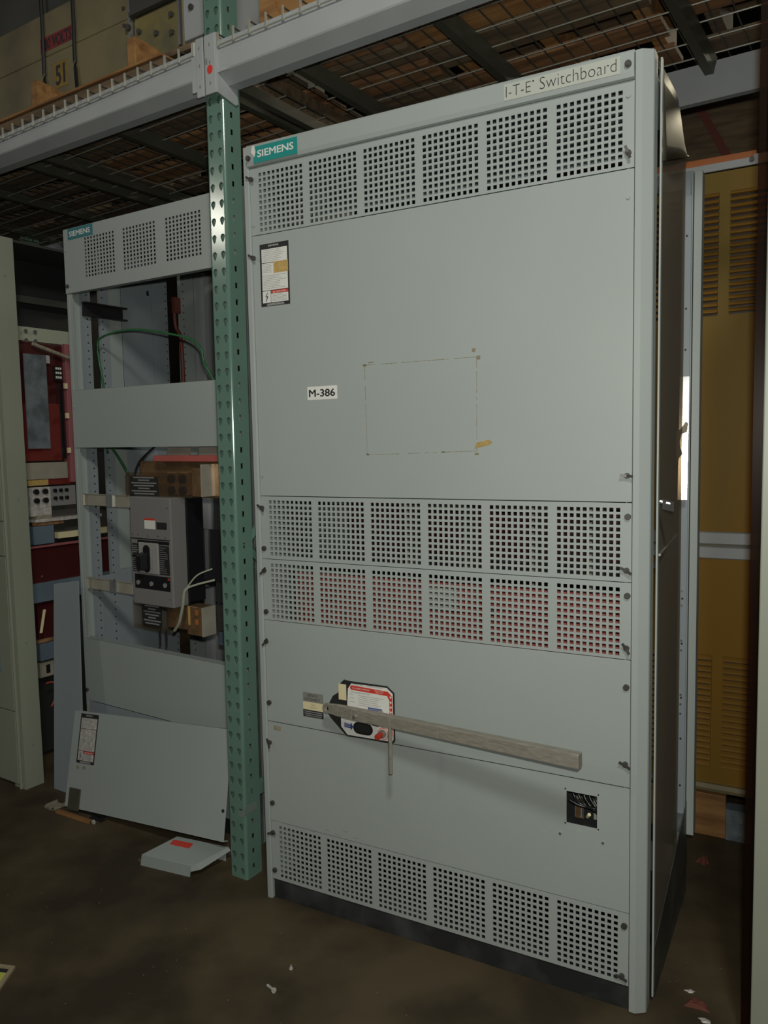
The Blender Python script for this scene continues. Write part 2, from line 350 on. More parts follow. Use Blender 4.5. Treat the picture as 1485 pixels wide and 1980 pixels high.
zs_me = MB().cyl((0, -0.003, 0), (0, 0, 0), 0.0035, 10).mesh('screw', [M['zinc']])
for x, z in ((.919, .422), (1.027, .422)):
    o = sb.link('screw', zs_me, cp3, label='small bright screw'); o.location = Vector((x, 0, z)) - sb.base
hole_me = MB().cyl((0, -0.0004, 0), (0, 0, 0), 0.0022, 8).mesh('screw_hole', [M['ink']])
for x, z in ((.932, .542), (1.015, .542), (.932, .452), (1.015, .453)):
    o = sb.link('screw_hole', hole_me, cp3); o.location = Vector((x, 0, z)) - sb.base
# tape outline on the big cover
rnd = random.Random(3)
tp = MB()
def dashes(p, q, wid):
    n = 26
    for i in range(n):
        if rnd.random() < 0.18: continue
        a = Vector(p).lerp(Vector(q), i / n); b = Vector(p).lerp(Vector(q), (i + 0.9) / n)
        d = (b - a).normalized(); nn = Vector((-d[1], d[0])) * wid * rnd.uniform(.3, .8)
        tp.prism([tuple(a - nn), tuple(b - nn), tuple(b + nn), tuple(a + nn)], -0.0003, 0, 'y')
for p, q in (((.372, 1.635), (.703, 1.635)), ((.703, 1.635), (.701, 1.396)), ((.701, 1.396), (.375, 1.389)), ((.375, 1.389), (.372, 1.635))): dashes(p, q, 0.0011)
for x, z, a, b in ((.366, 1.632, .008, .006), (.384, 1.640, .012, .003), (.690, 1.648, .007, .009), (.703, 1.628, .007, .010), (.372, 1.388, .006, .005), (.695, 1.385, .008, .006), (.60, 1.393, .008, .003)):
    tp.box(x, x + a * 1.4, -0.0003, 0, z, z + b)
sb.part('glue_mark', tp, 'tapeline', parent=cp1, label='faded rectangular outline of old glue')
sb.part('tape_scrap', MB().prism([(.694, 1.402), (.735, 1.410), (.744, 1.418), (.733, 1.424), (.700, 1.417)], -0.0005, 0, 'y'), 'tapeo', parent=cp1, label='ochre scrap of tape')
# scuffs
sc_ = MB()
for i in range(7):
    x, z = rnd.uniform(.8, 1.05), rnd.uniform(.28, .45) if i < 5 else rnd.uniform(1.5, 1.9); a = rnd.uniform(0, 3); L = rnd.uniform(.004, .014)
    sc_.prism([(x, z), (x + L * math.cos(a), z + L * math.sin(a)), (x + L * math.cos(a) + .0006, z + L * math.sin(a) + .0009), (x + .0005, z + .0009)], -0.0002, 0, 'y')
sb.part('scratch', sc_, 'scuff', parent=cp1)
sk = MB()
for x, z in ((.15, .222), (.20, .238), (.235, .232), (.262, .248), (.30, .236), (.28, .22)):
    sk.box(x, x + .018, -0.0002, 0, z + .03, z + .0312)
sb.part('scratch', sk, 'inkgrey', parent=cp3)
# asset tag
st = sb.part('asset_tag', MB().box(.181, .2815, -0.0006, 0, 1.548, 1.5855), 'white', parent=None, label='white tag lettered M-386')
sb.part('lettering', text_mb('M-386', 0.0205, front(.187, -0.0008, 1.5565), width=0.087, bold=.045), 'ink', parent=st)
# nameplate
def nameplate(th, x0, x1, z0, z1, y, style=0, nm='nameplate'):
    W_ = x1 - x0; H = z1 - z0
    n = th.part(nm, MB().box(x0, x1, y - 0.0008, y, z0, z1), 'ink', label='black and white rating plate with a danger panel')
    yy = y - 0.0011; hz_ = z0 + H * .05
    def r(a, b, c, d, m_, nme): th.part(nme, MB().box(x0 + W_ * a, x0 + W_ * b, yy, y - 0.0008, z0 + H * c, z0 + H * d), m_, parent=n)
    wm = 'white' if style == 0 else 'dirtywhite'
    r(.06, .95, .255, .69, wm, 'rating_field'); r(.06, .95, .70, .915, wm, 'rating_field'); r(.06, .34, .055, .245, wm, 'danger_field'); r(.355, .95, .055, .195, wm, 'danger_field'); r(.355, .95, .20, .245, 'red', 'danger_bar')
    th.part('lettering', text_mb('SIEMENS', H * .026, front(x0 + W_ * .30, yy - .0001, z0 + H * .95), width=W_ * .36, thin=0.0), 'white', parent=n)
    th.part('danger_word', text_mb('\u25B2 DANGER', H * .026, front(x0 + W_ * .42, yy - .0003, z0 + H * .209), width=W_ * .46, thin=0.0), 'white', parent=n)
    th.part('lightning_bolt', MB().prism([(x0 + W_ * a, z0 + H * b) for a, b in ((.23, .22), (.15, .15), (.21, .155), (.17, .085), (.16, .085), (.175, .07), (.20, .085), (.19, .085), (.26, .165), (.19, .16), (.25, .22))], yy - .0003, yy, 'y'), 'ink', parent=n)
    fp = MB()
    for c0, c1, a0, a1, k in ((.71, .905, .10, .90, 7), (.27, .50, .09, .92, 9), (.53, .68, .09, .45, 6), (.065, .185, .38, .92, 6)):
        for i in range(k):
            z = c0 + (c1 - c0) * (i + .5) / k; e = a1 - rnd.uniform(0, .35) * (a1 - a0)
            fp.box(x0 + W_ * a0, x0 + W_ * e, yy - .0002, yy, z0 + H * z, z0 + H * (z + .0045))
    th.part('fine_print', fp, 'inkgrey', parent=n, stuff=True)
    if style == 0:
        r2 = th.part('gold_sticker', MB().box(x0 + W_ * .47, x0 + W_ * .97, yy - .0004, yy, z0 + H * .52, z0 + H * .70), 'gold', parent=n)
    fl = MB()
    for i in range(3): fl.box(x0 + W_ * .2, x0 + W_ * .8, yy, yy + .0002, z0 + H * (.012 + i * .012), z0 + H * (.016 + i * .012))
    th.part('fine_print', fl, 'white', parent=n, stuff=True)
    return n
nameplate(sb, .027, .1295, 1.826, 2.004, 0)
# small faded stamp below switch cover left
sb.part('faded_stamp', MB().box(.022, .048, -.0003, 0, .548, .562), 'tape', parent=cp3)
# service disconnect plate
st = sb.part('service_plate', MB().box(.135, .207, -.0012, 0, .610, .684), 'galvdull2', label='service disconnect plate with a yellowed main switch tag')
sb.part('lettering', merge(text_mb('SERVICE', .0078, front(.151, -.0014, .672), width=.036, thin=0.0), text_mb('DISCONNECT', .0078, front(.141, -.0014, .660), width=.055, thin=0.0)), 'ink', parent=st)
t2 = sb.part('yellowed_tag', MB().box(.135, .207, -.0018, -.0012, .632, .6555), 'cream', parent=st)
sb.part('lettering', merge(text_mb('MAIN', .0048, front(.164, -.0020, .6455), width=.014, thin=0.0), text_mb('SWITCH', .0048, front(.160, -.0020, .6375), width=.023, thin=0.0)), 'inkgrey', parent=st)
sb.part('black_tag', MB().box(.135, .207, -.0018, -.0012, .610, .6305), 'ink', parent=st)
fp = MB(); fp.box(.139, .203, -.0020, -.0018, .6245, .6275); fp.box(.139, .203, -.0020, -.0018, .6185, .6215); fp.box(.141, .201, -.0020, -.0018, .6130, .6155)
sb.part('fine_print', fp, 'inkgrey', parent=st, stuff=True)
# operating plate
op = sb.part('operating_plate', MB().prism([(.271, .729), (.282, .740), (.300, .738), (.424, .739), (.4465, .722), (.4465, .584), (.441, .577), (.289, .573), (.284, .576), (.232, .622), (.219, .644), (.243, .687), (.262, .700)], -.004, 0, 'y'), 'ink', label='white, red and black operating instruction plate')
sb.part('instruction_sheet', MB().prism([(.308, .733), (.424, .735), (.443, .720), (.443, .588), (.438, .581), (.291, .578), (.270, .600), (.270, .646), (.293, .650), (.293, .676), (.296, .716)], -.0046, -.004, 'y'), 'white', parent=op)
sb.part('cream_tag', MB().box(.264, .290, -.0046, -.004, .680, .727), 'cream', parent=op)
rb = MB().prism([(.304, .7235), (.308, .728), (.428, .7245), (.441, .712), (.441, .597), (.432, .597), (.432, .700), (.425, .712), (.308, .7145), (.304, .7175)], -.0050, -.0046, 'y')
sb.part('red_band', rb, 'red', parent=op)
sb.part('lettering', merge(text_mb('TO OPEN SWITCH', .0045, front(.311, -.0053, .7182), width=.058, thin=0.0), text_mb('PULL THIS', .003, front(.386, -.0053, .7205), width=.028), text_mb('BUTTON', .003, front(.389, -.0053, .7155), width=.022)), 'white', parent=op)
ar = MB()
for z in (.712, .697, .683, .669, .655, .617):
    ar.prism([(.4335, z), (.4395, z), (.4395, z - .003), (.4365, z - .0065), (.4335, z - .003)], -.0053, -.0050, 'y')
sb.part('white_arrow', ar, 'white', parent=op)
sb.part('lettering', merge(text_mb('OPERATING', .0032, front(.312, -.0048, .7300), width=.036), text_mb('INSTRUCTIONS', .0032, front(.360, -.0048, .7305), width=.050), text_mb('TO CLOSE SWITCH', .0036, front(.306, -.0049, .7065), width=.062, thin=0.0)), 'ink', parent=op)
fp = MB()
for i in range(6):
    fp.box(.330, .330 + rnd.uniform(.05, .09), -.0049, -.0046, .7000 - i * .0055, .7008 - i * .0055)
    if i % 2 == 0: fp.box(.300, .300 + rnd.uniform(.012, .024), -.0049, -.0046, .7010 - i * .0055, .7018 - i * .0055)
sb.part('fine_print', fp, 'inkgrey', parent=op, stuff=True)
bt = sb.part('blue_button', MB().box(.362, .408, -.0050, -.0046, .6615, .6705), 'blue', parent=op)
sb.part('blue_arrow', MB().prism([(.281, .6135), (.303, .6115), (.303, .6185), (.311, .6045), (.303, .5925), (.303, .5985), (.281, .6005)], -.0050, -.0046, 'y'), 'blue', parent=op)
sb.part('lettering', merge(text_mb('SWITCH', .0035, front(.2825, -.0052, .6080), width=.019), text_mb('POSITION', .0035, front(.2825, -.0052, .6025), width=.019), text_mb('SWITCH POSITION', .0036, front(.3645, -.0052, .6640), width=.041)), 'white', parent=op)
def stadium(cx, cz, a, b, n=10):
    P = []
    for i in range(n + 1): t = -math.pi / 2 + math.pi * i / n; P.append((cx + a + b * math.cos(t), cz + b * math.sin(t)))
    for i in range(n + 1): t = math.pi / 2 + math.pi * i / n; P.append((cx - a + b * math.cos(t), cz + b * math.sin(t)))
    return P
sb.part('window_recess', MB().prism(stadium(.344, .6045, .015, .0175), -.0056, -.0046, 'y'), 'black', parent=op)
sb.part('window_recess', MB().prism(stadium(.344, .6045, .013, .0120), -.0062, -.0056, 'y'), 'dark', parent=op)
ring = MB().prism([(.409 + .0175 * math.cos(t * math.pi / 12), .600 + .0175 * math.sin(t * math.pi / 12)) for t in range(24)], -.0054, -.0046, 'y')
sb.part('button_ring', ring, 'red', parent=op); sb.part('button_ring', MB().prism([(.409 + .0158 * math.cos(t * math.pi / 12), .600 + .0158 * math.sin(t * math.pi / 12)) for t in range(24)], -.0058, -.0054, 'y'), 'white', parent=op)
sb.part('button_socket', MB().cyl((.409, -.010, .601), (.409, -.0058, .601), .0125, 20), 'steel', parent=op)
sb.part('release_button', MB().cyl((.403, -.030, .597), (.405, -.008, .598), .0085, 16), 'red', parent=op, bevel=.002, label='red release button')
# handle: flat bar with an eye, swinging outwards
A_ = Vector((.262, -.055, .668)); B_ = Vector((1.010, -.150, .684))
d = (B_ - A_).normalized(); n_ = Vector((d.y, -d.x, 0)).normalized(); n_ = -n_ if n_.y > 0 else n_; upv = d.cross(n_); upv = -upv if upv.z < 0 else upv
hb = MB(); hh0, hh1, tk0, tk1 = .0155, .0175, .007, .011
def hp(t, a, b, k, hh): 
    p = A_.lerp(B_, t); return tuple(p + n_ * (a * k) + upv * (b * hh))
prof = [(0.0, .0145, .004), (.05, .0170, .006), (.12, .0165, .009), (.5, .0165, .011), (1.0, .0175, .012)]
for i in range(len(prof) - 1):
    t0, h0, k0 = prof[i]; t1, h1, k1 = prof[i + 1]
    hb.hexa([hp(t0, 1, -1, k0, h0), hp(t1, 1, -1, k1, h1), hp(t1, -1, -1, k1, h1), hp(t0, -1, -1, k0, h0), hp(t0, 1, 1, k0, h0), hp(t1, 1, 1, k1, h1), hp(t1, -1, 1, k1, h1), hp(t0, -1, 1, k0, h0)])
hnd = sb.part('operating_handle', hb, 'steel', bevel=.002, label='long bare steel lever swung outward')
eye = MB(); nE = 20; cE = A_ - d * .006
for k in range(nE):
    t0, t1 = 2 * math.pi * k / nE, 2 * math.pi * (k + 1) / nE
    q = []
    for s_ in (-1, 1):
        for rr, tt in ((.0085, t0), (.0148, t0), (.0148, t1), (.0085, t1)):
            q.append(tuple(cE + d * (rr * math.cos(tt)) + upv * (rr * math.sin(tt)) + n_ * (.004 * s_)))
    eye.hexa(q)
sb.part('eye', eye, 'steel', parent=hnd)
p = A_.lerp(B_, .135) + n_ * .010 - upv * .004
sb.part('bolt', MB().cyl(tuple(p - n_ * .002), tuple(p + n_ * .006), .0055, 12), 'zinc', parent=hnd, bevel=.001, label='shiny bolt')
p = A_.lerp(B_, .19) - upv * .017
sb.part('pivot_shaft', MB().cyl((p.x, p.y, p.z + .004), (p.x, 0.0, p.z + .004), .010, 14), 'steel', parent=hnd)
# rod hanging from handle
sb.part('stop_rod', MB().cyl((.4785, -.088, .680), (.4765, -.084, .527), .0055, 12), 'steel', parent=hnd, bevel=.001, label='short round steel rod')
# base channel
sb.part('base_channel', MB().box(0.0, 1.091, 0.006, .06, 0.0, .0645).box(0, 1.091, .06, .75, 0, .03), 'base', bevel=.001)
# interior: left side sheet, red board, bus bars, shelves
sb.part('side_sheet', MB().box(-.0150, -.0125, .05, .60, .03, 2.28), 'paint')
sb.part('inner_flange', MB().box(.004, .006, .004, .11, .066, 2.22).box(1.076, 1.078, .004, .05, .066, 2.22), 'paint')
sb.part('top_sheet', MB().box(-.012, 1.120, .05, .44, 2.262, 2.265), 'paintb')
sb.part('insulating_board', MB().box(.036, 1.045, .12, .128, .80, 1.022), 'redboard')
sb.part('board_clip', MB().box(.502, .592, .112, .120, .944, 1.008), 'dirtywhite')
sb.part('board_clip', MB().cyl((.70, .112, .955), (.70, .12, .955), .007, 10).cyl((.215, .112, .905), (.215, .12, .905), .006, 10), 'zinc')
for x in (.42, .60, .80, .955): sb.part('bus_bar', MB().box(x, x + .006, .14, .24, 1.03, 1.9), 'silver')
sb.part('bus_bar', MB().box(.37, .60, .20, .21, 1.225, 1.262), 'silver'); sb.part('bus_bar', MB().box(.66, .98, .22, .23, 1.222, 1.252), 'silver')
sb.part('shelf', MB().box(.02, 1.07, .10, .50, 1.052, 1.058), 'paintb')
sb.part('baffle', MB().hexa([(.15, .14, 2.11), (1.06, .14, 2.11), (1.06, .145, 2.105), (.15, .145, 2.105), (.15, .22, 2.20), (1.06, .22, 2.20), (1.06, .225, 2.195), (.15, .225, 2.195)]), 'paintb')
sb.part('barrier', MB().box(.05, 1.04, .42, .428, .10, 2.05), 'darkred')
sb.part('stud', MB().cyl((.31, .10, 1.13), (.31, .14, 1.16), .008, 8), 'copper')
# cutout wiring
for k in range(5):
    x = .937 + k * .014
    sb.part('control_wire', MB().tube(smooth([(x, .05, .523 - .002 * k), (x + .006, .045, .505), (x + .022, .04, .492 - .002 * k), (.985 + .004 * k, .045, .484 - .003 * k), (1.03, .05, .470)]), .0032, 8), 'cable', sm=True)
    sb.part('ferrule', MB().cyl((x - .001, .05, .530), (x, .05, .520), .0038, 8), 'white')
    sb.part('terminal_block', MB().box(x - .006, x + .005, .055, .075, .515, .56), 'blue' if k in (1, 2, 3) else 'dark')
sb.part('control_wire', MB().tube(smooth([(.93, .04, .497), (.955, .04, .487), (.985, .045, .484), (1.03, .05, .478)]), .004, 8), 'cable', sm=True)
sb.part('bracket', MB().box(.938, .955, .07, .08, .44, .492).box(.985, 1.012, .075, .08, .44, .53), 'rpaint')
sb.part('bracket', MB().box(.940, .9535, .066, .07, .44, .490), 'copper'); sb.part('bracket', MB().box(.956, .962, .066, .07, .44, .485), 'zinc')
sb.part('gland', MB().cyl((.985, .03, .472), (.978, .04, .460), .0045, 10), 'cream')
sb.part('backing_box', MB().box(.90, 1.06, .09, .095, .40, .60), 'dark')
# side of the enclosure
sb.part('edge_strip', MB().prism([(1.137, .052), (1.141, .052), (1.141, .066), (1.137, .066)], .02, 2.281, 'z'), 'paint', label='thin pale edge of side sheet')
hood = MB(); ny = 10
def hoodx(y, z): return 1.133 + .012 * math.sin(math.pi * min(1, max(0, (y - .06) / .40)))
top = lambda y: 2.279 - .012 * ((y - .055) / .1) if y < .155 else (2.267 - (y - .155) * .05 if y < .24 else 2.263 - (y - .24) * .45)
bot = lambda y: 2.045 + (y - .03) * .325
rows_ = 6; idx = []
for i in range(ny + 1):
    y = .06 + (.452 - .06) * i / ny
    for j in range(rows_ + 1):
        z = bot(y) + (top(y) - bot(y)) * j / rows_; hood.v.append((hoodx(y, z) + .010 * (1 - j / rows_) , y, z))
for i in range(ny):
    for j in range(rows_):
        a = i * (rows_ + 1) + j; hood.f.append((a, a + rows_ + 1, a + rows_ + 2, a + 1)); hood.m.append(0)
ho = sb.part('side_hood', hood, 'hood', sm=True, label='bowed bare metal sheet high on the right side')
so = ho.modifiers.new('s', 'SOLIDIFY'); so.thickness = .0015
sb.part('side_window', MB().hexa([(1.134, .066, .02), (1.134, .445, .02), (1.136, .445, .02), (1.136, .066, .02), (1.134, .066, 2.06), (1.134, .452, 2.18), (1.136, .452, 2.18), (1.136, .066, 2.06)]), 'tint', label='smoky brown translucent side sheet')
sb.part('kick_plate', MB().hexa([(1.137, .067, .0), (1.137, .62, .0), (1.139, .62, .0), (1.139, .067, .0), (1.137, .067, .13), (1.137, .62, .30), (1.139, .62, .30), (1.139, .067, .13)]), 'kick')
sb.part('side_latch', MB().cyl((1.142, .066, 1.268), (1.165, .07, 1.262), .005, 8).hexa([(1.150, .06, 1.250), (1.170, .085, 1.243), (1.172, .083, 1.243), (1.152, .058, 1.250), (1.150, .06, 1.275), (1.170, .085, 1.266), (1.172, .083, 1.266), (1.152, .058, 1.275)]), 'zinc')
sb.part('stay_rod', MB().cyl((1.142, .07, 1.139), (1.12, .471, 1.142), .0035, 8), 'zinc')
# rear frame: perforated flange, groove, grey post
fl = MB().box(1.103, 1.130, .62, .622, .24, 2.125)
rf = sb.part('rear_flange', fl, 'paintb', bevel=.0005)
rh = MB().cyl((0, -.001, 0), (0, .001, 0), .0032, 10).mesh('screw_hole', [M['ink']])
for z in (2.01, 1.80, 1.68, .93, .79, .62, .49, .34): 
    o = sb.link('screw_hole', rh, rf); o.location = Vector((1.117, .6195, z)) - sb.base
for z in (.955, .91, .80, .77, .63, .60, .57):
    o = sb.link('screw', zs_me, rf); o.location = Vector((1.116, .62, z)) - sb.base
sb.part('galvanised_plate', MB().hexa([(1.105, .584, 1.235), (1.131, .588, 1.235), (1.131, .590, 1.235), (1.105, .586, 1.235), (1.105, .601, 1.60), (1.131, .605, 1.60), (1.131, .607, 1.60), (1.105, .603, 1.60)]), 'galvbright', label='bright galvanised plate')
sb.part('torn_label', MB().prism([(1.098, 1.44), (1.110, 1.445), (1.124, 1.468), (1.131, 1.462), (1.128, 1.436), (1.113, 1.430), (1.108, 1.41), (1.110, 1.39), (1.117, 1.372), (1.107, 1.36), (1.103, 1.345), (1.100, 1.355), (1.098, 1.40)], -.001, 0, 'y').xf(Matrix.Translation((0, .586 - .0485 * (1.235 + .0), 0)) @ Matrix(((1, 0, 0, 0), (0, 1, .0466, 0), (0, 0, 1, 0), (0, 0, 0, 1)))), 'tape', label='torn strip of old brown label')
sb.part('rear_post', MB().box(1.131, 1.134, .61, .66, .19, 2.19).box(1.137, 1.159, .61, .66, .19, 2.188), 'paint', bevel=.001)
sb.part('rear_post', MB().box(1.100, 1.130, .64, .66, .0, 2.2), 'paintb')
sb.part('rear_rail', MB().box(-.015, 1.098, .64, .66, 2.15, 2.20), 'paintb'); sb.part('rear_rail', MB().box(-.015, 1.098, .64, .66, .03, .12), 'paintb')
sb.part('foot_bracket', MB().box(1.10, 1.135, .60, .62, .20, .25), 'galvdull')
# ================================================================== PALLET RACK (rack frame)
PITCH = .0508
def teardrop(cx, cz, s=1.0, n=12):
    P = []
    for i in range(n):
        t = 2 * math.pi * i / n; r = .0095 * s; x = r * math.sin(t); z = r * math.cos(t)
        if z < 0: x *= 1 - .45 * (-z / r); z *= 1.75
        P.append((cx + x, cz + z + .003))
    return P
def slot(cx, cz):
    a, b = .0055, .0085; return [(cx - a, cz + b), (cx + a, cz + b), (cx + a, cz - b), (cx - a, cz - b)]
def holed_cell(mb, a0, a1, z0, z1, hole, P, mi=0, depth=.0025, mi2=None):
    """rectangular cell (a0..a1, z0..z1) with a star-shaped hole; P(a, z, depth) -> point"""
    cx = sum(h[0] for h in hole) / len(hole); cz = sum(h[1] for h in hole) / len(hole)
    ev = []
    for h in hole: ev.append((math.atan2(h[1] - cz, h[0] - cx), h, None))
    for c in ((a0, z0), (a1, z0), (a1, z1), (a0, z1)): ev.append((math.atan2(c[1] - cz, c[0] - cx), None, c))
    ev.sort(key=lambda e: e[0]); hs = sorted([(e[0], e[1]) for e in ev if e[1]], key=lambda e: e[0])
    def rect(t):
        dx, dz = math.cos(t), math.sin(t); k = 1e9
        if dx > 1e-9: k = min(k, (a1 - cx) / dx)
        if dx < -1e-9: k = min(k, (a0 - cx) / dx)
        if dz > 1e-9: k = min(k, (z1 - cz) / dz)
        if dz < -1e-9: k = min(k, (z0 - cz) / dz)
        return (cx + dx * k, cz + dz * k)
    def holeat(t):
        for i in range(len(hs)):
            t0, p0 = hs[i]; t1, p1 = hs[(i + 1) % len(hs)]
            if i == len(hs) - 1: t1 += 2 * math.pi
            tt = t if t >= t0 else t + 2 * math.pi
            if t0 <= tt <= t1:
                dx, dz = math.cos(t), math.sin(t); ex, ez = p1[0] - p0[0], p1[1] - p0[1]
                den = dx * ez - dz * ex
                if abs(den) < 1e-12: return p0
                k = ((p0[0] - cx) * ez - (p0[1] - cz) * ex) / den
                return (cx + dx * k, cz + dz * k)
        return hs[0][1]
    inn = []; out = []
    for t, h, c in ev: inn.append(h if h else holeat(t)); out.append(c if c else rect(t))
    n = len(ev); k = len(mb.v)
    mb.v += [P(*q, 0) for q in out] + [P(*q, 0) for q in inn] + [P(*q, depth) for q in inn]
    for i in range(n):
        j = (i + 1) % n
        mb.f += [(k + i, k + j, k + n + j, k + n + i), (k + n + i, k + n + j, k + 2 * n + j, k + 2 * n + i)]; mb.m += [mi, mi if mi2 is None else mi2]
def upright(u1, v0, H, z_off=.0, name='upright_post'):
    """C-channel column, front face at v0, right edge at u1, with teardrop slots in front and slots in the sides"""
    Wd, D, r = .0745, .076, .009
    mb = MB(); u0 = u1 - Wd; nz = int(H / PITCH)
    ua, ub, uc = u0 + r, u0 + Wd / 2, u1 - r; va, vm, vb = v0 + r, v0 + .0375, v0 + D
    for k in range(nz):
        z0 = k * PITCH; z1 = z0 + PITCH; zc = z0 + PITCH / 2
        holed_cell(mb, ua, ub, z0, z1, teardrop(u0 + .0205, zc), lambda a, z, d_: (a, v0 + d_, z))
        holed_cell(mb, ub, uc, z0, z1, teardrop(u0 + .0560, zc), lambda a, z, d_: (a, v0 + d_, z))
        holed_cell(mb, va, v0 + .062, z0, z1, slot(vm - .003, zc + .012 if zc < H - .03 else zc), lambda a, z, d_: (u1 - d_, a, z))
    Hn = nz * PITCH
    def arc(cx, cy, a0, a1): return [(cx + r * math.cos(a0 + (a1 - a0) * i / 5), cy + r * math.sin(a0 + (a1 - a0) * i / 5)) for i in range(6)]
    def strip(path):
        k = len(mb.v); n = len(path); mb.v.extend([(p[0], p[1], 0) for p in path] + [(p[0], p[1], Hn) for p in path])
        for i in range(n - 1): mb.f.append((k + i, k + i + 1, k + n + i + 1, k + n + i)); mb.m.append(0)
    strip(arc(uc, va, -math.pi / 2, 0)); strip(arc(ua, va, -math.pi, -math.pi / 2))
    strip([(u1, v0 + .062), (u1, vb - .004), (u1 - .004, vb), (u1 - .018, vb)])
    strip([(u0 + .018, vb), (u0, vb), (u0, va)])
    return mb
tl = Matrix.Rotation(math.radians(.36), 4, 'Y')
upf = Thing('rack_upright', 'green perforated steel rack upright standing between the two grey switchboards', 'rack upright', (-.04, .04, 0), 'R', tilt=tl)
pst = upf.part('post', upright(0.0, 0.0, 3.6), 'green', bevel=0)
for f_ in pst.data.polygons: f_.use_smooth = False
upf.part('hole_backing', MB().box(-.068, -.0065, .0045, .0058, 0, 3.55), 'greenhole')  # added backing plate; its darker green paints the shade in the holes
upf.part('post', upright(0.0, .98, 3.6), 'green')
for k, (z0, z1) in enumerate(((.3, 1.1), (1.1, 1.9), (2.72, 3.4))):
    upf.part('brace', MB().tube([(-.04, .085, z0 if k % 2 else z1), (-.04, .975, z1 if k % 2 else z0)], .014, 4), 'green')
for z in (.25, 3.4): upf.part('brace', MB().box(-.056, -.024, .080, .978, z, z + .035), 'green')
upf.part('brace', MB().box(-.040, -.012, .080, .978, 2.52, 2.555), 'chan')
upf.part('tape_scrap', MB().box(-.028, .0006, -.0010, .0, .215, .235).box(.0, .0010, -.001, .055, .222, .250), 'tapegrey')
farup = Thing('rack_upright', 'dark green rack upright seen through the gap behind the olive cabinet', 'rack upright', (-2.53, 1.0, 0), 'R')
farup.part('post', upright(-2.49, .98, 3.0), 'green')

def beam(u0, u1, v0, v1, lbl, tiltz=0.0, cr=.045):
    b = Thing('load_beam', lbl, 'rack beam', ((u0 + u1) / 2, (v0 + v1) / 2, 2.527), 'R')
    zt = lambda u: 2.620 + tiltz * u
    f = 1 if v1 > v0 else -1
    prof = lambda u: [(v0, 2.531), (v0 + .003 * f, 2.527), (v0 + .042 * f, 2.503), (v1, 2.503), (v1, zt(u) - .030), (v0 + .020 * f, zt(u) - .030) if False else (v1, zt(u)), (v0 + .006 * f, zt(u)), (v0 + .002 * f, zt(u) - .036), (v0, zt(u) - .038)]
    P0, P1 = prof(u0), prof(u1); n = len(P0)
    mb = MB(); mb.add([(u0, *q) for q in P0] + [(u1, *q) for q in P1], [(i, (i + 1) % n, n + (i + 1) % n, n + i) for i in range(n)] + [tuple(range(n - 1, -1, -1)), tuple(range(n, 2 * n))])
    b.part('beam', mb, 'beam'); return b
bl = beam(-2.45, -.082, -.022, .058, 'front rack beam left of the green upright, over the open cabinet', .02)
br = beam(.022, 2.47, -.022, .058, 'front rack beam right of the green upright, above the large switchboard')
rr_ = beam(.022, 2.47, 1.06, .99, 'rear rack beam seen at the top right beyond the switchboard')
rl_ = beam(-2.45, -.082, 1.06, .99, 'rear rack beam over the back of the open cabinet', .02)
def connector(b, u0, u1, side, lbl):
    mb = MB(); mb.box(u0, u1, -.030, -.024, 2.470, 2.640)
    c = b.part('end_connector', mb, 'beam', bevel=.002, label=lbl)
    if side:
        b.part('side_plate', MB().prism([(-.028, 2.470), (-.028, 2.640), (.0, 2.640), (.058, 2.62), (.058, 2.528), (.060, 2.462), (.050, 2.455)], u1, u1 + .004, 'x'), 'beam', parent=c, bevel=.001)
        b.part('gusset', MB().hexa([(u1 + .004, -.026, 2.525), (u1 + .055, -.02, 2.528), (u1 + .055, .056, 2.528), (u1 + .004, .056, 2.525), (u1 + .004, -.026, 2.535), (u1 + .055, -.02, 2.535), (u1 + .055, .056, 2.535), (u1 + .004, .056, 2.535)]), 'beam', parent=c)
    hl = MB()
    for z in (2.61, 2.56, 2.50): hl.prism([((u0 + u1) / 2 + .0032 * math.cos(t), z + .0055 * math.sin(t)) for t in [i * math.pi / 5 for i in range(10)]], -.0305, -.030, 'y')
    b.part('hole', hl, 'inkgrey', parent=c); return c
cl_ = connector(bl, -.062, -.032, False, 'connector plate of left beam'); 
bl.part('web_plate', MB().box(-.083, -.062, -.027, -.020, 2.49, 2.635), 'beam', parent=cl_)
cr_ = connector(br, -.026, .018, True, 'connector plate of right beam with red dot')
br.part('red_dot', MB().prism([(-.004 + .011 * math.cos(t * math.pi / 10), 2.5395 + .0125 * math.sin(t * math.pi / 10)) for t in range(20)], -.0312, -.0302, 'y'), 'reddot', parent=cr_)
br.part('marker_scribble', MB().box(-.022, -.014, -.0306, -.030, 2.556, 2.572).box(-.024, -.017, -.0306, -.030, 2.575, 2.5765), 'inkgrey', parent=cr_)

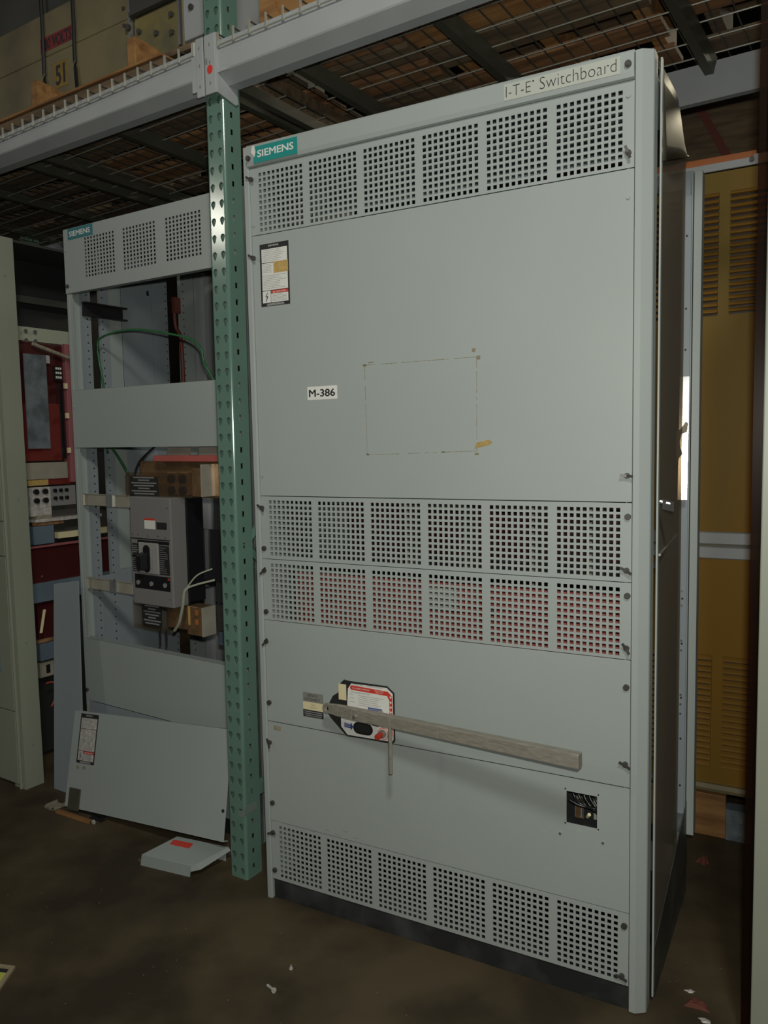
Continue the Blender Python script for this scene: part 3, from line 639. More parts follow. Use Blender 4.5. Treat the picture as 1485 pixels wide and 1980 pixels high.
# wire decks
WR = .0024
def deck(u0, u1, chans, lbl, tiltz=0.0, pin0=None):
    t = Thing('wire_deck', lbl, 'wire deck', ((u0 + u1) / 2, .5, 2.6), 'R', group=None)
    n = int(round((u1 - u0) / .0627)); z = 2.632
    lw = MB().tube([(0, -.0275, 2.598 - 2.6), (0, -.0275, 2.630 - 2.6), (0, -.020, z - 2.6), (0, 1.055, z - 2.6), (0, 1.065, 2.6 - 2.6)], WR, 6).mesh('wire', [M['wiredark']])
    lw.transform(Matrix.Translation((0, -.5, 0)))
    for k in range(n + 1):
        u = (pin0 if pin0 is not None else u0) + k * .0627
        if u > u1 + .001: break
        o = t.link('wire', lw); o.location = (u - (u0 + u1) / 2, 0, tiltz * u)
    cw = MB().tube([(u0 - (u0 + u1) / 2, 0, 0), (u1 - (u0 + u1) / 2, 0, 0)], WR, 6).mesh('cross_wire', [M['wire']])
    for v in [-.0275] + [.065 + .111 * k for k in range(9)] + [1.05]:
        o = t.link('cross_wire', cw); zz = 2.5985 if v < 0 else 2.6275
        o.location = (0, v - .5, zz - 2.6)
        if tiltz: o.rotation_euler = (0, -tiltz, 0); o.location.z += tiltz * (u0 + u1) / 2
    pm = MB().box(-.0028, .0028, -.0305, -.0250, 2.597 - 2.6, 2.636 - 2.6).mesh('wire_tip', [M['wire']]); pm.transform(Matrix.Translation((0, -.5, 0)))
    for k in range(n + 1):
        u = (pin0 if pin0 is not None else u0) + k * .0627
        if u > u1 + .001: break
        o = t.link('wire_tip', pm); o.location = (u - (u0 + u1) / 2, 0, tiltz * u)
    for c in chans:
        mb = MB().prism([(c - .024, 2.625), (c - .017, 2.600), (c - .013, 2.580), (c + .013, 2.580), (c + .017, 2.600), (c + .024, 2.625), (c + .014, 2.625), (c + .010, 2.585), (c - .010, 2.585), (c - .014, 2.625)], .062, .988, 'y')
        t.part('support_channel', mb, 'chan')
        t.part('channel_tip', MB().box(c - .012, c + .012, .94, 1.058, 2.620, 2.626), 'chan')
    return t
deck(.029, 1.165, (.145, .64), 'wire mesh deck above the large switchboard', 0, .029)
deck(1.195, 2.33, (1.20, 1.72, 2.2), 'wire mesh deck at the top right corner beyond the switchboard')
deck(-1.201, -.07, (-.17, -.71, -1.17), 'wire mesh deck above the open cabinet on the left', .02, -1.201)
deck(-2.36, -1.23, (-1.30, -1.75, -2.25), 'wire mesh deck at the far left over the olive cabinet', .02)

# loads on the decks
def pallet(name_lbl, u0, u1, v0, v1, boards, mats_, stringers=3, z=2.636, top=True, strm='wood1', group=None):
    t = Thing('wooden_pallet', name_lbl, 'pallet', ((u0 + u1) / 2, (v0 + v1) / 2, z), 'R', group=group)
    for k, (a, b) in enumerate(boards):
        t.part('bottom_board', MB().box(u0 + rnd.uniform(0, .015), u1 - rnd.uniform(0, .015), a, b, z, z + .018), mats_[k % len(mats_)], bevel=.001)
    for k in range(stringers):
        u = u0 + .03 + (u1 - u0 - .06 - .04) * k / (stringers - 1)
        t.part('stringer', MB().box(u, u + .04, v0, v1, z + .018, z + .105), strm, bevel=.002)
    if top:
        n = 7; L = v1 - v0; wd = L / n
        for k in range(n): t.part('top_board', MB().box(u0, u1, v0 + k * wd + .012, v0 + (k + 1) * wd - .012, z + .105, z + .123), mats_[(k + 1) % len(mats_)])
    return t
pallet('brown slatted pallet on the rack above the large switchboard', .46, 1.13, .07, .98, [(.07, .17), (.26, .40), (.43, .57), (.66, .78), (.86, .98)], ['wood1', 'wood2', 'wood3', 'wood1'], strm='wood2')
pallet('grey-brown pallet above the top right of the switchboard', 1.20, 2.2, .10, .98, [(.10, .19), (.36, .48), (.60, .70), (.88, .98)], ['wood3', 'wood3', 'wood1'], strm='wood3')
pallet('dark red-brown pallet on the rack over the open cabinet', -1.15, -.13, .13, .98, [(.13, .23), (.28, .42), (.47, .58), (.64, .76), (.86, .98)], ['wood1', 'wood3', 'wood1'], strm='wood3', z=2.632)
pallet('dark pallet on the rack above the olive cabinet', -2.3, -1.22, .13, .98, [(.13, .23), (.30, .42), (.50, .60), (.68, .78), (.86, .98)], ['wood3'], strm='wood3', z=2.612)
single('crate', 'dark grey steel crate on the pallet above the switchboard', 'crate', MB().box(.45, 1.1, .12, .95, 2.760, 3.3), 'cratedark', (.8, .5, 2.76), 'R', bevel=.004)
single('crate', 'dark steel crate on the pallet at the top right corner', 'crate', MB().box(1.25, 2.2, .12, .95, 2.760, 3.3), 'cratedark', (1.7, .5, 2.76), 'R', bevel=.004)
# orange wooden crate right of upright at the very top
wc = Thing('wooden_crate', 'orange-brown wooden crate on the rack just right of the green upright', 'crate', (.25, .25, 2.636), 'R')
wc.part('side_board', MB().box(.105, .135, .075, .105, 2.637, 3.1), 'wood2', bevel=.002); 
wc.part('plywood_face', MB().box(.135, .44, .085, .10, 2.637, 3.1), 'ply'); wc.part('plywood_face', MB().box(.107, .12, .105, .60, 2.637, 3.1), 'ply')
wc.part('diagonal_board', MB().hexa([(.13, .074, 2.64), (.20, .074, 2.64), (.20, .0845, 2.64), (.13, .0845, 2.64), (.11, .074, 2.80), (.135, .074, 2.80), (.135, .0845, 2.80), (.11, .0845, 2.80)]), 'wood2')
for a, b, m_ in ((.11, .20, 'wood2'), (.24, .34, 'wood1'), (.37, .46, 'wood3'), (.50, .60, 'wood1'), (.66, .76, 'wood3')):
    wc.part('base_board', MB().box(.125, .44, a, b, 2.637, 2.655), m_, bevel=.001)
wc.part('plywood_floor', MB().box(.125, .44, .105, .80, 2.657, 2.67), 'wood3')

# beige equipment crate on skid, left bay
sk_ = Thing('wooden_skid', 'orange wooden skid with upright end blocks under the beige steel enclosure', 'skid', (-.9, .3, 2.76), 'R')
sk_.part('front_plank', MB().box(-2.0, -.30, .06, .10, 2.637, 2.692), 'wood3', bevel=.002, label='long brown front plank')
sk_.part('top_plank', MB().box(-2.0, -.30, .05, .125, 2.692, 2.700), 'wood2')
for (u, ln) in ((-1.012, .155), (-.468, .20)):
    sk_.part('end_block', MB().prism([(.055, 2.700), (.055, 2.790), (.13, 2.787), (.055 + ln + .03, 2.762), (.055 + ln + .03, 2.700)], u, u + .040, 'x'), 'wood2', bevel=.002)
for u in (-1.8, -1.4, -.8, -.35): sk_.part('cross_beam', MB().box(u, u + .09, .34, .9, 2.762, 2.8215), 'wood3')
enc = Thing('steel_enclosure', 'beige steel enclosure strapped on the upper rack, marked 480 VOLTS and 51', 'enclosure', (-1.3, .5, 2.82), 'R')
ZB = 2.822
enc.part('lower_panel', MB().box(-2.3, -.665, .235, .90, ZB, ZB + .168), 'crate', bevel=.004)
enc.part('upper_panel', MB().box(-2.3, -.665, .237, .90, ZB + .170, ZB + .335), 'crate', bevel=.004)
enc.part('top_panel', MB().box(-2.3, -.665, .250, .90, ZB + .337, ZB + .75), 'cratedark', bevel=.004)
enc.part('corner_strip', MB().box(-.664, -.652, .230, .25, ZB, ZB + .6), 'zinc')
enc.part('rivet', MB().cyl((-.69, .230, ZB + .15), (-.69, .236, ZB + .15), .006, 8).cyl((-.69, .230, ZB + .21), (-.69, .236, ZB + .21), .006, 8).cyl((-.66, .220, ZB + .13), (-.66, .232, ZB + .13), .012, 10), 'screw')
for u in (-1.175, -.978):
    enc.part('strap', MB().tube(smooth([(u - .006, .232, ZB + .62), (u, .232, ZB + .3), (u + .002, .228, ZB + .1), (u + .012, .225, ZB - .012)]), .0075, 6), 'black')
vl = enc.part('voltage_label', MB().box(-1.20, -.995, .2355, .237, ZB + .190, ZB + .243), 'oldred', label='red voltage label')
enc.part('lettering', text_mb('480 VOLTS', .040, front(-1.195, .2350, ZB + .196), width=.195, bold=.03), 'ink', parent=vl)
nl = enc.part('number_label', MB().box(-1.118, -1.035, .2335, .235, ZB + .030, ZB + .128), 'oldyellow', label='yellow label lettered 51')
enc.part('lettering', text_mb('51', .072, front(-1.105, .2330, ZB + .043), width=.055, bold=.04), 'ink', parent=nl)
en2 = Thing('steel_enclosure', 'yellowed rusty steel enclosure on the upper rack beside the green upright', 'enclosure', (-.4, .5, 2.82), 'R')
en2.part('panel', MB().box(-.648, -.375, .245, .90, ZB + .0, ZB + .165), 'crateold', bevel=.004)
en2.part('panel', MB().box(-.373, -.275, .225, .90, ZB + .0, ZB + .30), 'beam', bevel=.004); en2.part('panel', MB().box(-.648, -.375, .23, .90, ZB + .168, ZB + .40), 'cratedark', bevel=.003)
en2.part('flange', MB().box(-.650, -.376, .222, .24, ZB + .165, ZB + .178), 'cratedark'); en2.part('flange', MB().box(-.405, -.395, .228, .245, ZB, ZB + .16), 'zinc')
for u, z in ((-.62, .06), (-.62, .11), (-.53, .08), (-.45, .06), (-.45, .12), (-.33, .10)): bo = MB().cyl((u, .216 if u > -.37 else .236, ZB + z), (u, .226 if u > -.37 else .246, ZB + z), .010, 8); en2.part('bolt', bo, 'screw')

# ================================================================== LEFT OPEN CABINET (rack frame, front v = .2)
lc = Thing('open_switchboard', 'grey open-fronted switchboard with an exposed breaker, behind the green upright on the left', 'switchboard', (-.58, .55, 0), 'R', tilt=Matrix.Translation((-.016, 0, 0)) @ Matrix.Rotation(math.radians(.40), 4, 'Y'))
V0 = .20
lc.part('corner_post', MB().sheet([(-1.030, V0), (-1.060, V0), (-1.060, V0 + .07)], -.002, 0, 2.284).box(-1.0605, -1.046, V0 - .002, V0 + .02, 0, 2.284), 'paint', bevel=.0006)
lc.part('corner_post', MB().box(-.130, -.105, V0 - .002, V0 + .02, 0, 2.284).box(-.107, -.105, V0, V0 + .09, 0, 2.284), 'paint', bevel=.0006)
tpn = lc.part('vent_panel', perforated(-1.0595, -.106, 2.037, 2.285, V0 - .006, .0022, [-.931, -.7035, -.472], 2.237, px=.01835, pz=.01415, h=.0112, hz=.0088), 'paint')
lc.part('panel_return', MB().box(-1.058, -.107, V0 - .005, V0 + .02, 2.283, 2.2855).box(-1.058, -.107, V0 - .005, V0 + .02, 2.037, 2.039), 'paint', parent=tpn)
st = lc.part('name_sticker', MB().box(-1.030, -.876, V0 - .0068, V0 - .006, 2.241, 2.284), 'tealb', label='teal sticker with white lettering')
lc.part('lettering', text_mb('SIEMENS', .019, front(-1.020, V0 - .0071, 2.253), width=.128, bold=.05), 'white', parent=st)
mid = lc.part('cover_panel', MB().box(-1.058, -.107, V0 - .004, V0 - .001, 1.424, 1.655).box(-1.058, -.107, V0 - .004, V0 + .02, 1.653, 1.655), 'paint', bevel=.001)
low = lc.part('cover_panel', MB().box(-1.058, -.107, V0 - .004, V0 - .001, .376, .640).box(-1.058, -.107, V0 - .004, V0 + .03, .638, .640), 'paint', bevel=.001)
lc.part('cover_panel', MB().box(-1.058, -.107, V0 - .001, V0 + .002, .06, .372), 'paintb', bevel=.001)
lc.part('base_channel', MB().box(-1.058, -.107, V0, V0 + .04, 0, .058), 'base')
for prt, u, z, k in ((tpn, -1.045, 2.205, 'p'), (tpn, -1.045, 2.065, 'd'), (mid, -1.045, 1.59, 'p'), (low, -1.045, .42, 'd')):
    screw(lc, prt, k, u, V0 - .006 if prt is tpn else V0 - .004, z)
# interior struts on the left side (u ~ -1.04), back and right
def strut(u, v0, v1, z0, z1, m_='paintb', holes=True, flange=.012, pitch=.032, hv=None):
    s_ = lc.part('frame_strut', MB().sheet([(u - .02, v0), (u, v0), (u, v1), (u - .02, v1)], .0018, z0, z1), m_)
    if holes:
        hm = MB(); vv = hv if hv is not None else (v0 + v1) / 2; z = z0 + .04
        while z < z1 - .03:
            hm.prism([(vv + .0035 * math.cos(t * math.pi / 4), z + .0035 * math.sin(t * math.pi / 4)) for t in range(8)], u + .0001, u + .0004, 'x'); z += pitch
        lc.part('slot_row', hm, 'ink', parent=s_, stuff=True)
    return s_
strut(-1.038, .252, .290, .05, 2.24, hv=.272)
strut(-1.045, .345, .385, .05, 2.24, hv=.352)
lc.part('side_sheet', MB().box(-1.050, -1.046, .385, .448, .9, 2.24), 'paint')
lc.part('side_sheet', MB().box(-1.046, -1.042, .450, .610, 1.6, 2.24), 'paintb', label='blue-grey side sheet')
strut(-1.040, .612, .700, .05, 2.24, hv=.690)
lc.part('side_sheet', MB().box(-1.052, -1.048, .385, .70, .05, 1.58), 'paintb')
lc.part('side_sheet', MB().box(-1.050, -1.046, .295, .70, .05, .885), 'paintb', label='lower blue-grey sheet')
strut(-1.060, .80, .880, .05, 2.24, 'paint', hv=.815)
lc.part('side_sheet', MB().box(-1.064, -1.060, .885, 1.12, .05, 2.24), 'beam')
strut(-1.045, .935, .955, .05, 2.24, 'beam', holes=False)
lc.part('back_sheet', MB().box(-1.06, -.105, 1.13, 1.134, .05, 2.24), 'paintb')
lc.part('top_sheet', MB().box(-1.058, -.107, V0 + .02, 1.13, 2.262, 2.265), 'paintb')
lc.part('right_strut', MB().box(-.125, -.107, .30, .33, .05, 2.26).box(-.125, -.107, .70, .73, .05, 2.26).box(-.125, -.107, 1.10, 1.13, .05, 2.26), 'paintb')
lc.part('square_hole', MB().box(-1.0415, -1.041, .585, .598, 2.085, 2.105).box(-1.048, -1.0475, .448, .462, 1.15, 1.172), 'ink')
lc.part('channel_bracket', MB().box(-1.035, -1.030, .246, .445, 1.955, 2.011).box(-1.030, -1.012, .246, .455, 2.004, 2.011).box(-1.030, -1.012, .246, .455, 1.955, 1.962), 'dark', bevel=.001, label='dark steel channel bracket')
lc.part('ground_wire', MB().tube(smooth([(-.985, .30, 1.40), (-.99, .30, 1.666), (-1.011, .30, 1.776), (-1.015, .30, 1.85), (-.98, .30, 1.874), (-.883, .30, 1.886), (-.783, .30, 1.884), (-.671, .30, 1.868), (-.502, .30, 1.831), (-.428, .30, 1.791), (-.412, .30, 1.742), (-.387, .30, 1.700), (-.35, .34, 1.60)]), .0042, 8), 'greenwire', sm=True, label='green wire arching across')
lc.part('ground_wire', MB().tube(smooth([(-.99, .30, 1.45), (-.93, .30, 1.40), (-.86, .30, 1.32)]), .0042, 8), 'greenwire', sm=True)
lc.part('control_wire', MB().tube(smooth([(-.62, .26, 1.44), (-.68, .25, 1.40), (-.735, .25, 1.36), (-.765, .25, 1.30), (-.770, .25, 1.24)]), .0045, 8), 'cable', sm=True)
lc.part('rust_conduit', MB().tube(smooth([(-1.05, .75, 2.05), (-1.05, .755, 1.97), (-1.05, .785, 1.90), (-1.05, .79, 1.6)]), .009, 8), 'rust', sm=True)
lc.part('clamp', MB().box(-1.055, -1.035, .74, .775, 2.03, 2.10), 'rust')
# silver brackets
for z in (1.189, .843):
    b_ = lc.part('support_bracket', MB().box(-1.045, -.76, .219, .223, z, z + .048).box(-1.045, -.76, .215, .223, z + .045, z + .048).box(-1.045, -1.041, .215, .245, z, z + .048), 'silver', bevel=.001)
    lc.part('splice_block', MB().box(-.895, -.855, .212, .219, z, z + .048), 'galv', parent=b_)
# red bar and copper bars
lc.part('red_crossbar', MB().box(-.615, -.12, .222, .262, 1.369, 1.392), 'redboard', bevel=.002, label='red insulating crossbar')
for u0, u1 in ((-.565, -.455), (-.40, -.30)):
    lc.part('bus_bar', MB().box(u0, u1, .25, .262, 1.392, 1.60), 'silver')
lc.part('lug_panel', MB().box(-.74, -.30, .262, .27, 1.235, 1.369), 'copper')
lc.part('orange_plate', MB().box(-.425, -.395, .238, .262, 1.243, 1.330), 'orange')
for u in (-.520, -.460):
    blk = lc.part('lug_block', MB().box(u - .028, u + .026, .226, .262, 1.245, 1.330), 'copper', bevel=.002)
    for z in (1.305, 1.262): lc.part('lug_bolt', MB().cyl((u, .214, z), (u, .226, z), .0165, 14).cyl((u, .211, z), (u, .214, z), .010, 14), 'black', parent=blk, bevel=.002)
lc.part('lug_block', MB().box(-.39, -.345, .20, .262, 1.243, 1.345), 'copper', bevel=.002)
lc.part('edge_strip', MB().box(-.344, -.336, .20, .262, 1.243, 1.36), 'silver')
lc.part('clear_shield', MB().box(-.761, -.40, .206, .208, 1.237, 1.326).box(-.761, -.40, .206, .25, 1.324, 1.326).box(-.761, -.759, .206, .25, 1.237, 1.326), 'clear', label='clear plastic terminal shield')
def warn(u0, u1, z0, z1, v):
    s_ = lc.part('warning_sticker', MB().box(u0, u1, v - .001, v, z0, z1), 'dark')
    f = MB(); n = 7
    for i in range(n):
        z = z0 + (z1 - z0) * (i + .4) / n; k = (.36, .44, .2)[i % 3] * (u1 - u0); c = (u0 + u1) / 2
        f.box(c - k, c + k, v - .0014, v - .001, z, z + (z1 - z0) * .07)
    lc.part('fine_print', f, 'inkgrey', parent=s_, stuff=True)
warn(-.735, -.575, 1.240, 1.312, .2055)
# breaker
bk = lc.part('circuit_breaker', MB().box(-.700, -.475, .170, .245, .826, 1.238), 'brkgrey', bevel=.004, label='large grey moulded-case circuit breaker')
lc.part('breaker_body', MB().box(-.705, -.472, .246, .330, .834, 1.230), 'black', parent=bk, bevel=.003)
lc.part('seam', MB().box(-.701, -.484, .1690, .170, 1.077, 1.081), 'black', parent=bk)
lc.part('black_strip', MB().box(-.66, -.487, .1680, .170, 1.062, 1.074), 'black', parent=bk)
lc.part('white_sticker', MB().box(-.618, -.560, .1690, .170, 1.118, 1.156), 'white', parent=bk)
lc.part('red_sticker', MB().box(-.618, -.560, .1685, .170, 1.151, 1.158), 'red', parent=bk)
lc.part('black_sticker', MB().box(-.552, -.497, .1690, .170, 1.119, 1.145), 'ink', parent=bk)
lc.part('rating_label', MB().box(-.692, -.655, .1690, .170, .951, 1.060), 'ink', parent=bk); lc.part('rating_label', MB().box(-.542, -.489, .1690, .170, .948, 1.058), 'ink', parent=bk)
f = MB()
for i in range(13):
    z = .955 + i * .0078
    f.box(-.690, -.690 + rnd.uniform(.01, .03), .1685, .169, z, z + .003)
    f.box(-.539, -.539 + rnd.uniform(.02, .045), .1685, .169, z, z + .002)
lc.part('fine_print', f, 'inkgrey', parent=bk, stuff=True)
lc.part('handle_plate', MB().box(-.652, -.544, .164, .170, .948, 1.066), 'brkgrey2', parent=bk, bevel=.003)
lc.part('handle_recess', MB().prism(stadium(0, 0, .034, .018), .161, .164, 'y').xf(Matrix.Translation((-.606, 0, 1.005)) @ Matrix.Rotation(math.radians(90), 4, 'Y')), 'black', parent=bk)
lc.part('toggle_handle', MB().hexa([(-.626, .130, .966), (-.600, .130, .966), (-.598, .163, .960), (-.628, .163, .960), (-.630, .130, 1.022), (-.600, .130, 1.022), (-.596, .163, 1.030), (-.632, .163, 1.030)]).box(-.655, -.628, .135, .150, 1.012, 1.026), 'black', parent=bk, bevel=.003, label='black toggle handle')
lc.part('trip_panel', MB().box(-.684, -.489, .1685, .170, .888, .942), 'black', parent=bk)
kn = MB()
for u in (-.664, -.590, -.515):
    kn.cyl((u, .165, .910), (u, .1685, .910), .009, 12)
lc.part('trip_dial', kn, 'inkgrey', parent=bk); lc.part('red_mark', MB().box(-.500, -.490, .1680, .1685, .930, .938), 'red', parent=bk)
sm_ = MB()
for u, z in ((-.685, 1.095), (-.655, 1.095), (-.60, 1.092), (-.545, 1.094), (-.505, 1.09), (-.49, 1.20), (-.49, .86)): sm_.cyl((u, .168, z), (u, .170, z), .0035, 8)
lc.part('screw', sm_, 'zinc', parent=bk)
# lower terminals
lc.part('lower_shield', MB().box(-.755, -.545, .212, .214, .722, .824).box(-.755, -.545, .212, .25, .722, .724), 'clear', label='lower clear terminal shield')
warn(-.700, -.590, .735, .815, .2115)
lc.part('lug_block', MB().box(-.575, -.470, .226, .262, .735, .822), 'copper', bevel=.002)
l2 = lc.part('lug_block', MB().box(-.440, -.362, .20, .262, .728, .836), 'copper', bevel=.002)
lc.part('slot', MB().box(-.395, -.382, .199, .20, .805, .825).box(-.395, -.382, .199, .20, .770, .790), 'orange', parent=l2)
lc.part('edge_strip', MB().box(-.361, -.354, .198, .262, .728, .836), 'silver'); lc.part('yellow_strip', MB().box(-.432, -.423, .198, .200, .765, .835), 'gold')
lc.part('side_block', MB().box(-.345, -.20, .26, .34, .85, 1.235), 'dark'); lc.part('side_block', MB().box(-.42, -.15, .34, .36, .66, .86), 'bluebox')
lc.part('side_block', MB().box(-.353, -.15, .265, .34, .74, .838), 'dark'); lc.part('side_block', MB().box(-.335, -.15, .28, .36, 1.13, 1.235), 'bluebox')
lc.part('hinge_plate', MB().box(-.395, -.30, .25, .258, .93, 1.12), 'black'); lc.part('hinge_rod', MB().box(-.378, -.368, .242, .25, .97, 1.12), 'zinc')
lc.part('cable_tie', MB().tube(smooth([(-.500, .19, .735), (-.455, .175, .775), (-.415, .16, .85), (-.395, .155, .905), (-.36, .17, .925), (-.29, .2, .945)]), [.006] * 20 + [.004] * 11 , 8), 'rpaint', sm=True, label='pale cable tie')
lc.part('cable_tie', MB().tube(smooth([(-.395, .155, .905), (-.35, .17, .96), (-.30, .2, .985)]), .003, 8), 'rpaint', sm=True)
for u in (-.615, -.580): lc.part('control_wire', MB().tube([(u, .22, .724), (u + .003, .22, .69), (u, .22, .655)], .003, 6), 'cable')
lc.part('hole', MB().box(-1.0452, -1.0449, .455, .463, 1.0, 1.01), 'ink')

# ================================================================== FAR-LEFT OLIVE CABINET
fc = Thing('olive_cabinet', 'olive-grey switchgear cabinet cut off by the left edge of the photo', 'cabinet', (-1.8, .4, 0), 'R')
fc.part('corner_post', MB().sheet([(-1.36, .034), (-1.281, .034), (-1.281, .118)], .003, 0, 2.275), 'paintg', bevel=.0008)
fc.part('post_lip', MB().box(-1.312, -1.304, .024, .034, 0, 2.275), 'paintg', bevel=.001)
for z0, z1 in ((.02, .33), (.335, .985), (.99, 1.13), (1.135, 2.26)):
    fc.part('front_panel', MB().box(-2.35, -1.320, .026, .034, z0, z1), 'paintg', bevel=.001)
fc.part('inner_plate', MB().box(-2.3, -1.40, .020, .026, .50, .90), 'bluebox')
fc.part('top_sheet', MB().box(-2.35, -1.283, .04, .90, 2.262, 2.272), 'cratedark')
fc.part('left_side', MB().box(-2.35, -2.346, .04, .90, 0, 2.26), 'paintg')
for z in (2.12, 1.22, .18, .62): fc.part('screw_hole', MB().cyl((-1.2812, .075, z), (-1.2798, .075, z), .0045, 10), 'inkgrey')
UE = -1.5
def eb(name, v0, v1, z0, z1, m_, th=.02, u=UE, bevel=.001, label=None, parent=None):
    return fc.part(name, MB().box(u - th, u, v0, v1, z0, z1), m_, bevel=bevel, label=label, parent=parent)
eb('top_beam', .20, .80, 2.28 - .0, 2.335, 'rpaint', u=-1.55)
eb('dark_housing', .20, .55, 2.075, 2.275, 'dark', th=.2, u=-1.56)
eb('cross_rail', .25, .62, 2.070, 2.10, 'cratedark')
mp_ = eb('mounting_plate', .24, .56, 1.895, 1.965, 'rpaint', label='pale plate with four bolts')
fc.part('bolt', merge(*[MB().cyl((UE, v, z), (UE + .008, v, z), .0095, 10) for v in (.290, .335) for z in (1.945, 1.905)]), 'zinc', parent=mp_)
rb2 = eb('red_panel', .25, .470, 1.38, 1.905, 'darkred', th=.04, label='dark red insulating panel')
eb('lower_red_panel', .25, .440, 1.372, 1.63, 'brick', u=UE + .004, th=.004)
eb('pink_post', .470, .515, 1.27, 1.905, 'pinkred', u=UE + .02, th=.05, bevel=.002, label='pink-red upright insulator')
eb('zinc_sheet', .262, .372, 1.428, 1.845, 'galvdull', u=UE + .02, th=.003, bevel=0, label='mottled blue-grey sheet')
eb('dark_slot', .440, .458, 1.38, 1.73, 'black', u=UE + .006, th=.006)
cn = eb('connector', .415, .452, 1.735, 1.80, 'black', u=UE + .02, th=.02)
fc.part('connector_pin', merge(*[MB().box(UE + .020, UE + .024, .417 + .011 * (k % 3), .423 + .011 * (k % 3), 1.745 + .02 * (k // 3), 1.755 + .02 * (k // 3)) for k in range(9)]), 'white', parent=cn)
for z in (1.70, 1.565, 1.405): eb('spacer', .455, .470, z, z + .025, 'cream', u=UE + .03, th=.012)
fc.part('cable_bundle', MB().tube(smooth([(UE + .03, .30, 1.89), (UE + .035, .35, 1.875), (UE + .04, .42, 1.855), (UE + .04, .50, 1.835), (UE + .04, .58, 1.825)]), .009, 8), 'tape', sm=True)
eb('label_tag', .365, .392, 1.81, 1.845, 'dirtywhite', u=UE + .02, th=.003)
eb('metal_band', .24, .46, 1.29, 1.365, 'silver', u=UE + .01, label='brushed metal band'); eb('brass_block', .26, .36, 1.262, 1.288, 'gold', u=UE + .006)
eb('red_block', .36, .50, 1.262, 1.30, 'brick', u=UE + .004)
ck = eb('terminal_panel', .262, .366, 1.125, 1.255, 'dirtywhite', u=UE + .01, label='white panel with four black knobs')
fc.part('knob', merge(*[MB().cyl((UE + .01, v, z), (UE + .022, v, z), .0125, 12) for v in (.290, .335) for z in (1.235, 1.195)]), 'black', parent=ck)
ck = eb('terminal_panel', .372, .50, 1.165, 1.255, 'inkgrey', u=UE + .004, label='grey panel with small knobs')
fc.part('knob', merge(*[MB().cyl((UE + .004, v, z), (UE + .012, v, z), .009, 10) for v in (.390, .42, .45) for z in (1.235, 1.20)]), 'black', parent=ck)
eb('tray', .27, .62, 1.098, 1.112, 'dirtywhite', u=UE + .03, th=.10); eb('rag_pile', .28, .36, 1.112, 1.128, 'tape', u=UE + .02, th=.05); eb('wood_strip', .27, .42, 1.082, 1.097, 'wood1', u=UE + .02)
eb('blue_box', .262, .365, .998, 1.080, 'bluebox', u=UE + .02, th=.08); eb('pale_batten', .40, .72, 1.012, 1.040, 'cream', u=UE + .0, th=.03); eb('grey_back', .37, .75, 1.04, 1.165, 'cratedark', u=UE - .03)
eb('shelf_front', .24, .80, .81, .985, 'darkred', label='dark red shelf front'); eb('shelf_lip', .24, .80, .982, .992, 'pinkred', u=UE + .012); eb('rivet', .30, .31, .845, .853, 'copper', u=UE + .002); 
eb('slate_rail', .24, .80, .735, .822, 'bluebox', u=UE + .015)
eb('brown_block', .28, .42, .565, .730, 'darkred', u=UE - .01); eb('wood_edge', .26, .42, .548, .562, 'wood1', u=UE + .01)
fc.part('light_rod', MB().cyl((UE + .03, .262, .60), (UE + .02, .292, .70), .004, 6).cyl((UE + .03, .268, .60), (UE + .02, .298, .70), .004, 6), 'cream')
eb('blue_box', .262, .40, .468, .545, 'bluebox', u=UE + .02, th=.08); hs_ = eb('bright_bracket', .27, .40, .385, .455, 'silver', u=UE + .0)
fc.part('slot', MB().box(UE + .0005, UE + .001, .30, .32, .40, .44), 'black', parent=hs_)
fc.part('dark_backing', MB().box(UE - .05, UE - .045, .16, .95, .02, 2.26), 'dark')
fc.part('orange_wire', MB().tube(smooth([(UE + .03, .275, .365), (UE + .03, .31, .36), (UE + .03, .335, .33), (UE + .03, .32, .29), (UE + .03, .295, .25)]), .004, 8), 'orangewire', sm=True)

# ================================================================== LEANING PANELS AND FLOOR ITEMS
BLp = Vector((-.985, .010, .012)); TLp = Vector((-1.019, .102, .368)); TRp = Vector((-.160, .115, .438))
BRp = BLp + (TRp - TLp)
ex = (TRp - TLp).normalized(); ez = (TLp - BLp).normalized(); ny_ = ez.cross(ex).normalized()
if ny_.y > 0: ny_ = -ny_
t = Thing('loose_panel', 'loose grey cover panel with a rating plate leaning low against the open cabinet', 'panel', (-.98, .02, .012), 'R')
Lw = (TRp - TLp).length; Lh = (TLp - BLp).length
LM = Matrix(((ex.x, -ny_.x, ez.x, BLp.x), (ex.y, -ny_.y, ez.y, BLp.y), (ex.z, -ny_.z, ez.z, BLp.z), (0, 0, 0, 1)))
t.base = Vector((0, 0, 0)); t.o.matrix_world = FR['R'] @ LM
t.part('sheet', MB().box(0, Lw, 0, .003, 0, Lh), 'paint', bevel=.001); t.part('folded_edge', MB().box(0, Lw, .003, .022, Lh - .0025, Lh).box(0, Lw, .003, .022, 0, .0025).box(0, .0025, .003, .022, .003, Lh - .003), 'paint')
nameplate(t, .044, .152, .172, .362, 0, style=1)
t.part('glue_spot', MB().box(.048, .064, -.0004, 0, .148, .160).box(.085, .104, -.0004, 0, .150, .162), 'tape')
t.part('edge_clip', MB().box(.026, .092, -.006, -.001, -.008, .075), 'chan', bevel=.001, label='dark brown plate at the lower left corner')
t.part('screw_hole', MB().cyl((Lw - .012, -.002, .10), (Lw - .012, 0, .10), .006, 10), 'ink')
t = Thing('loose_panel', 'tall narrow blue-grey panel leaning left of the open cabinet', 'panel', (-1.13, .12, 0), 'R')
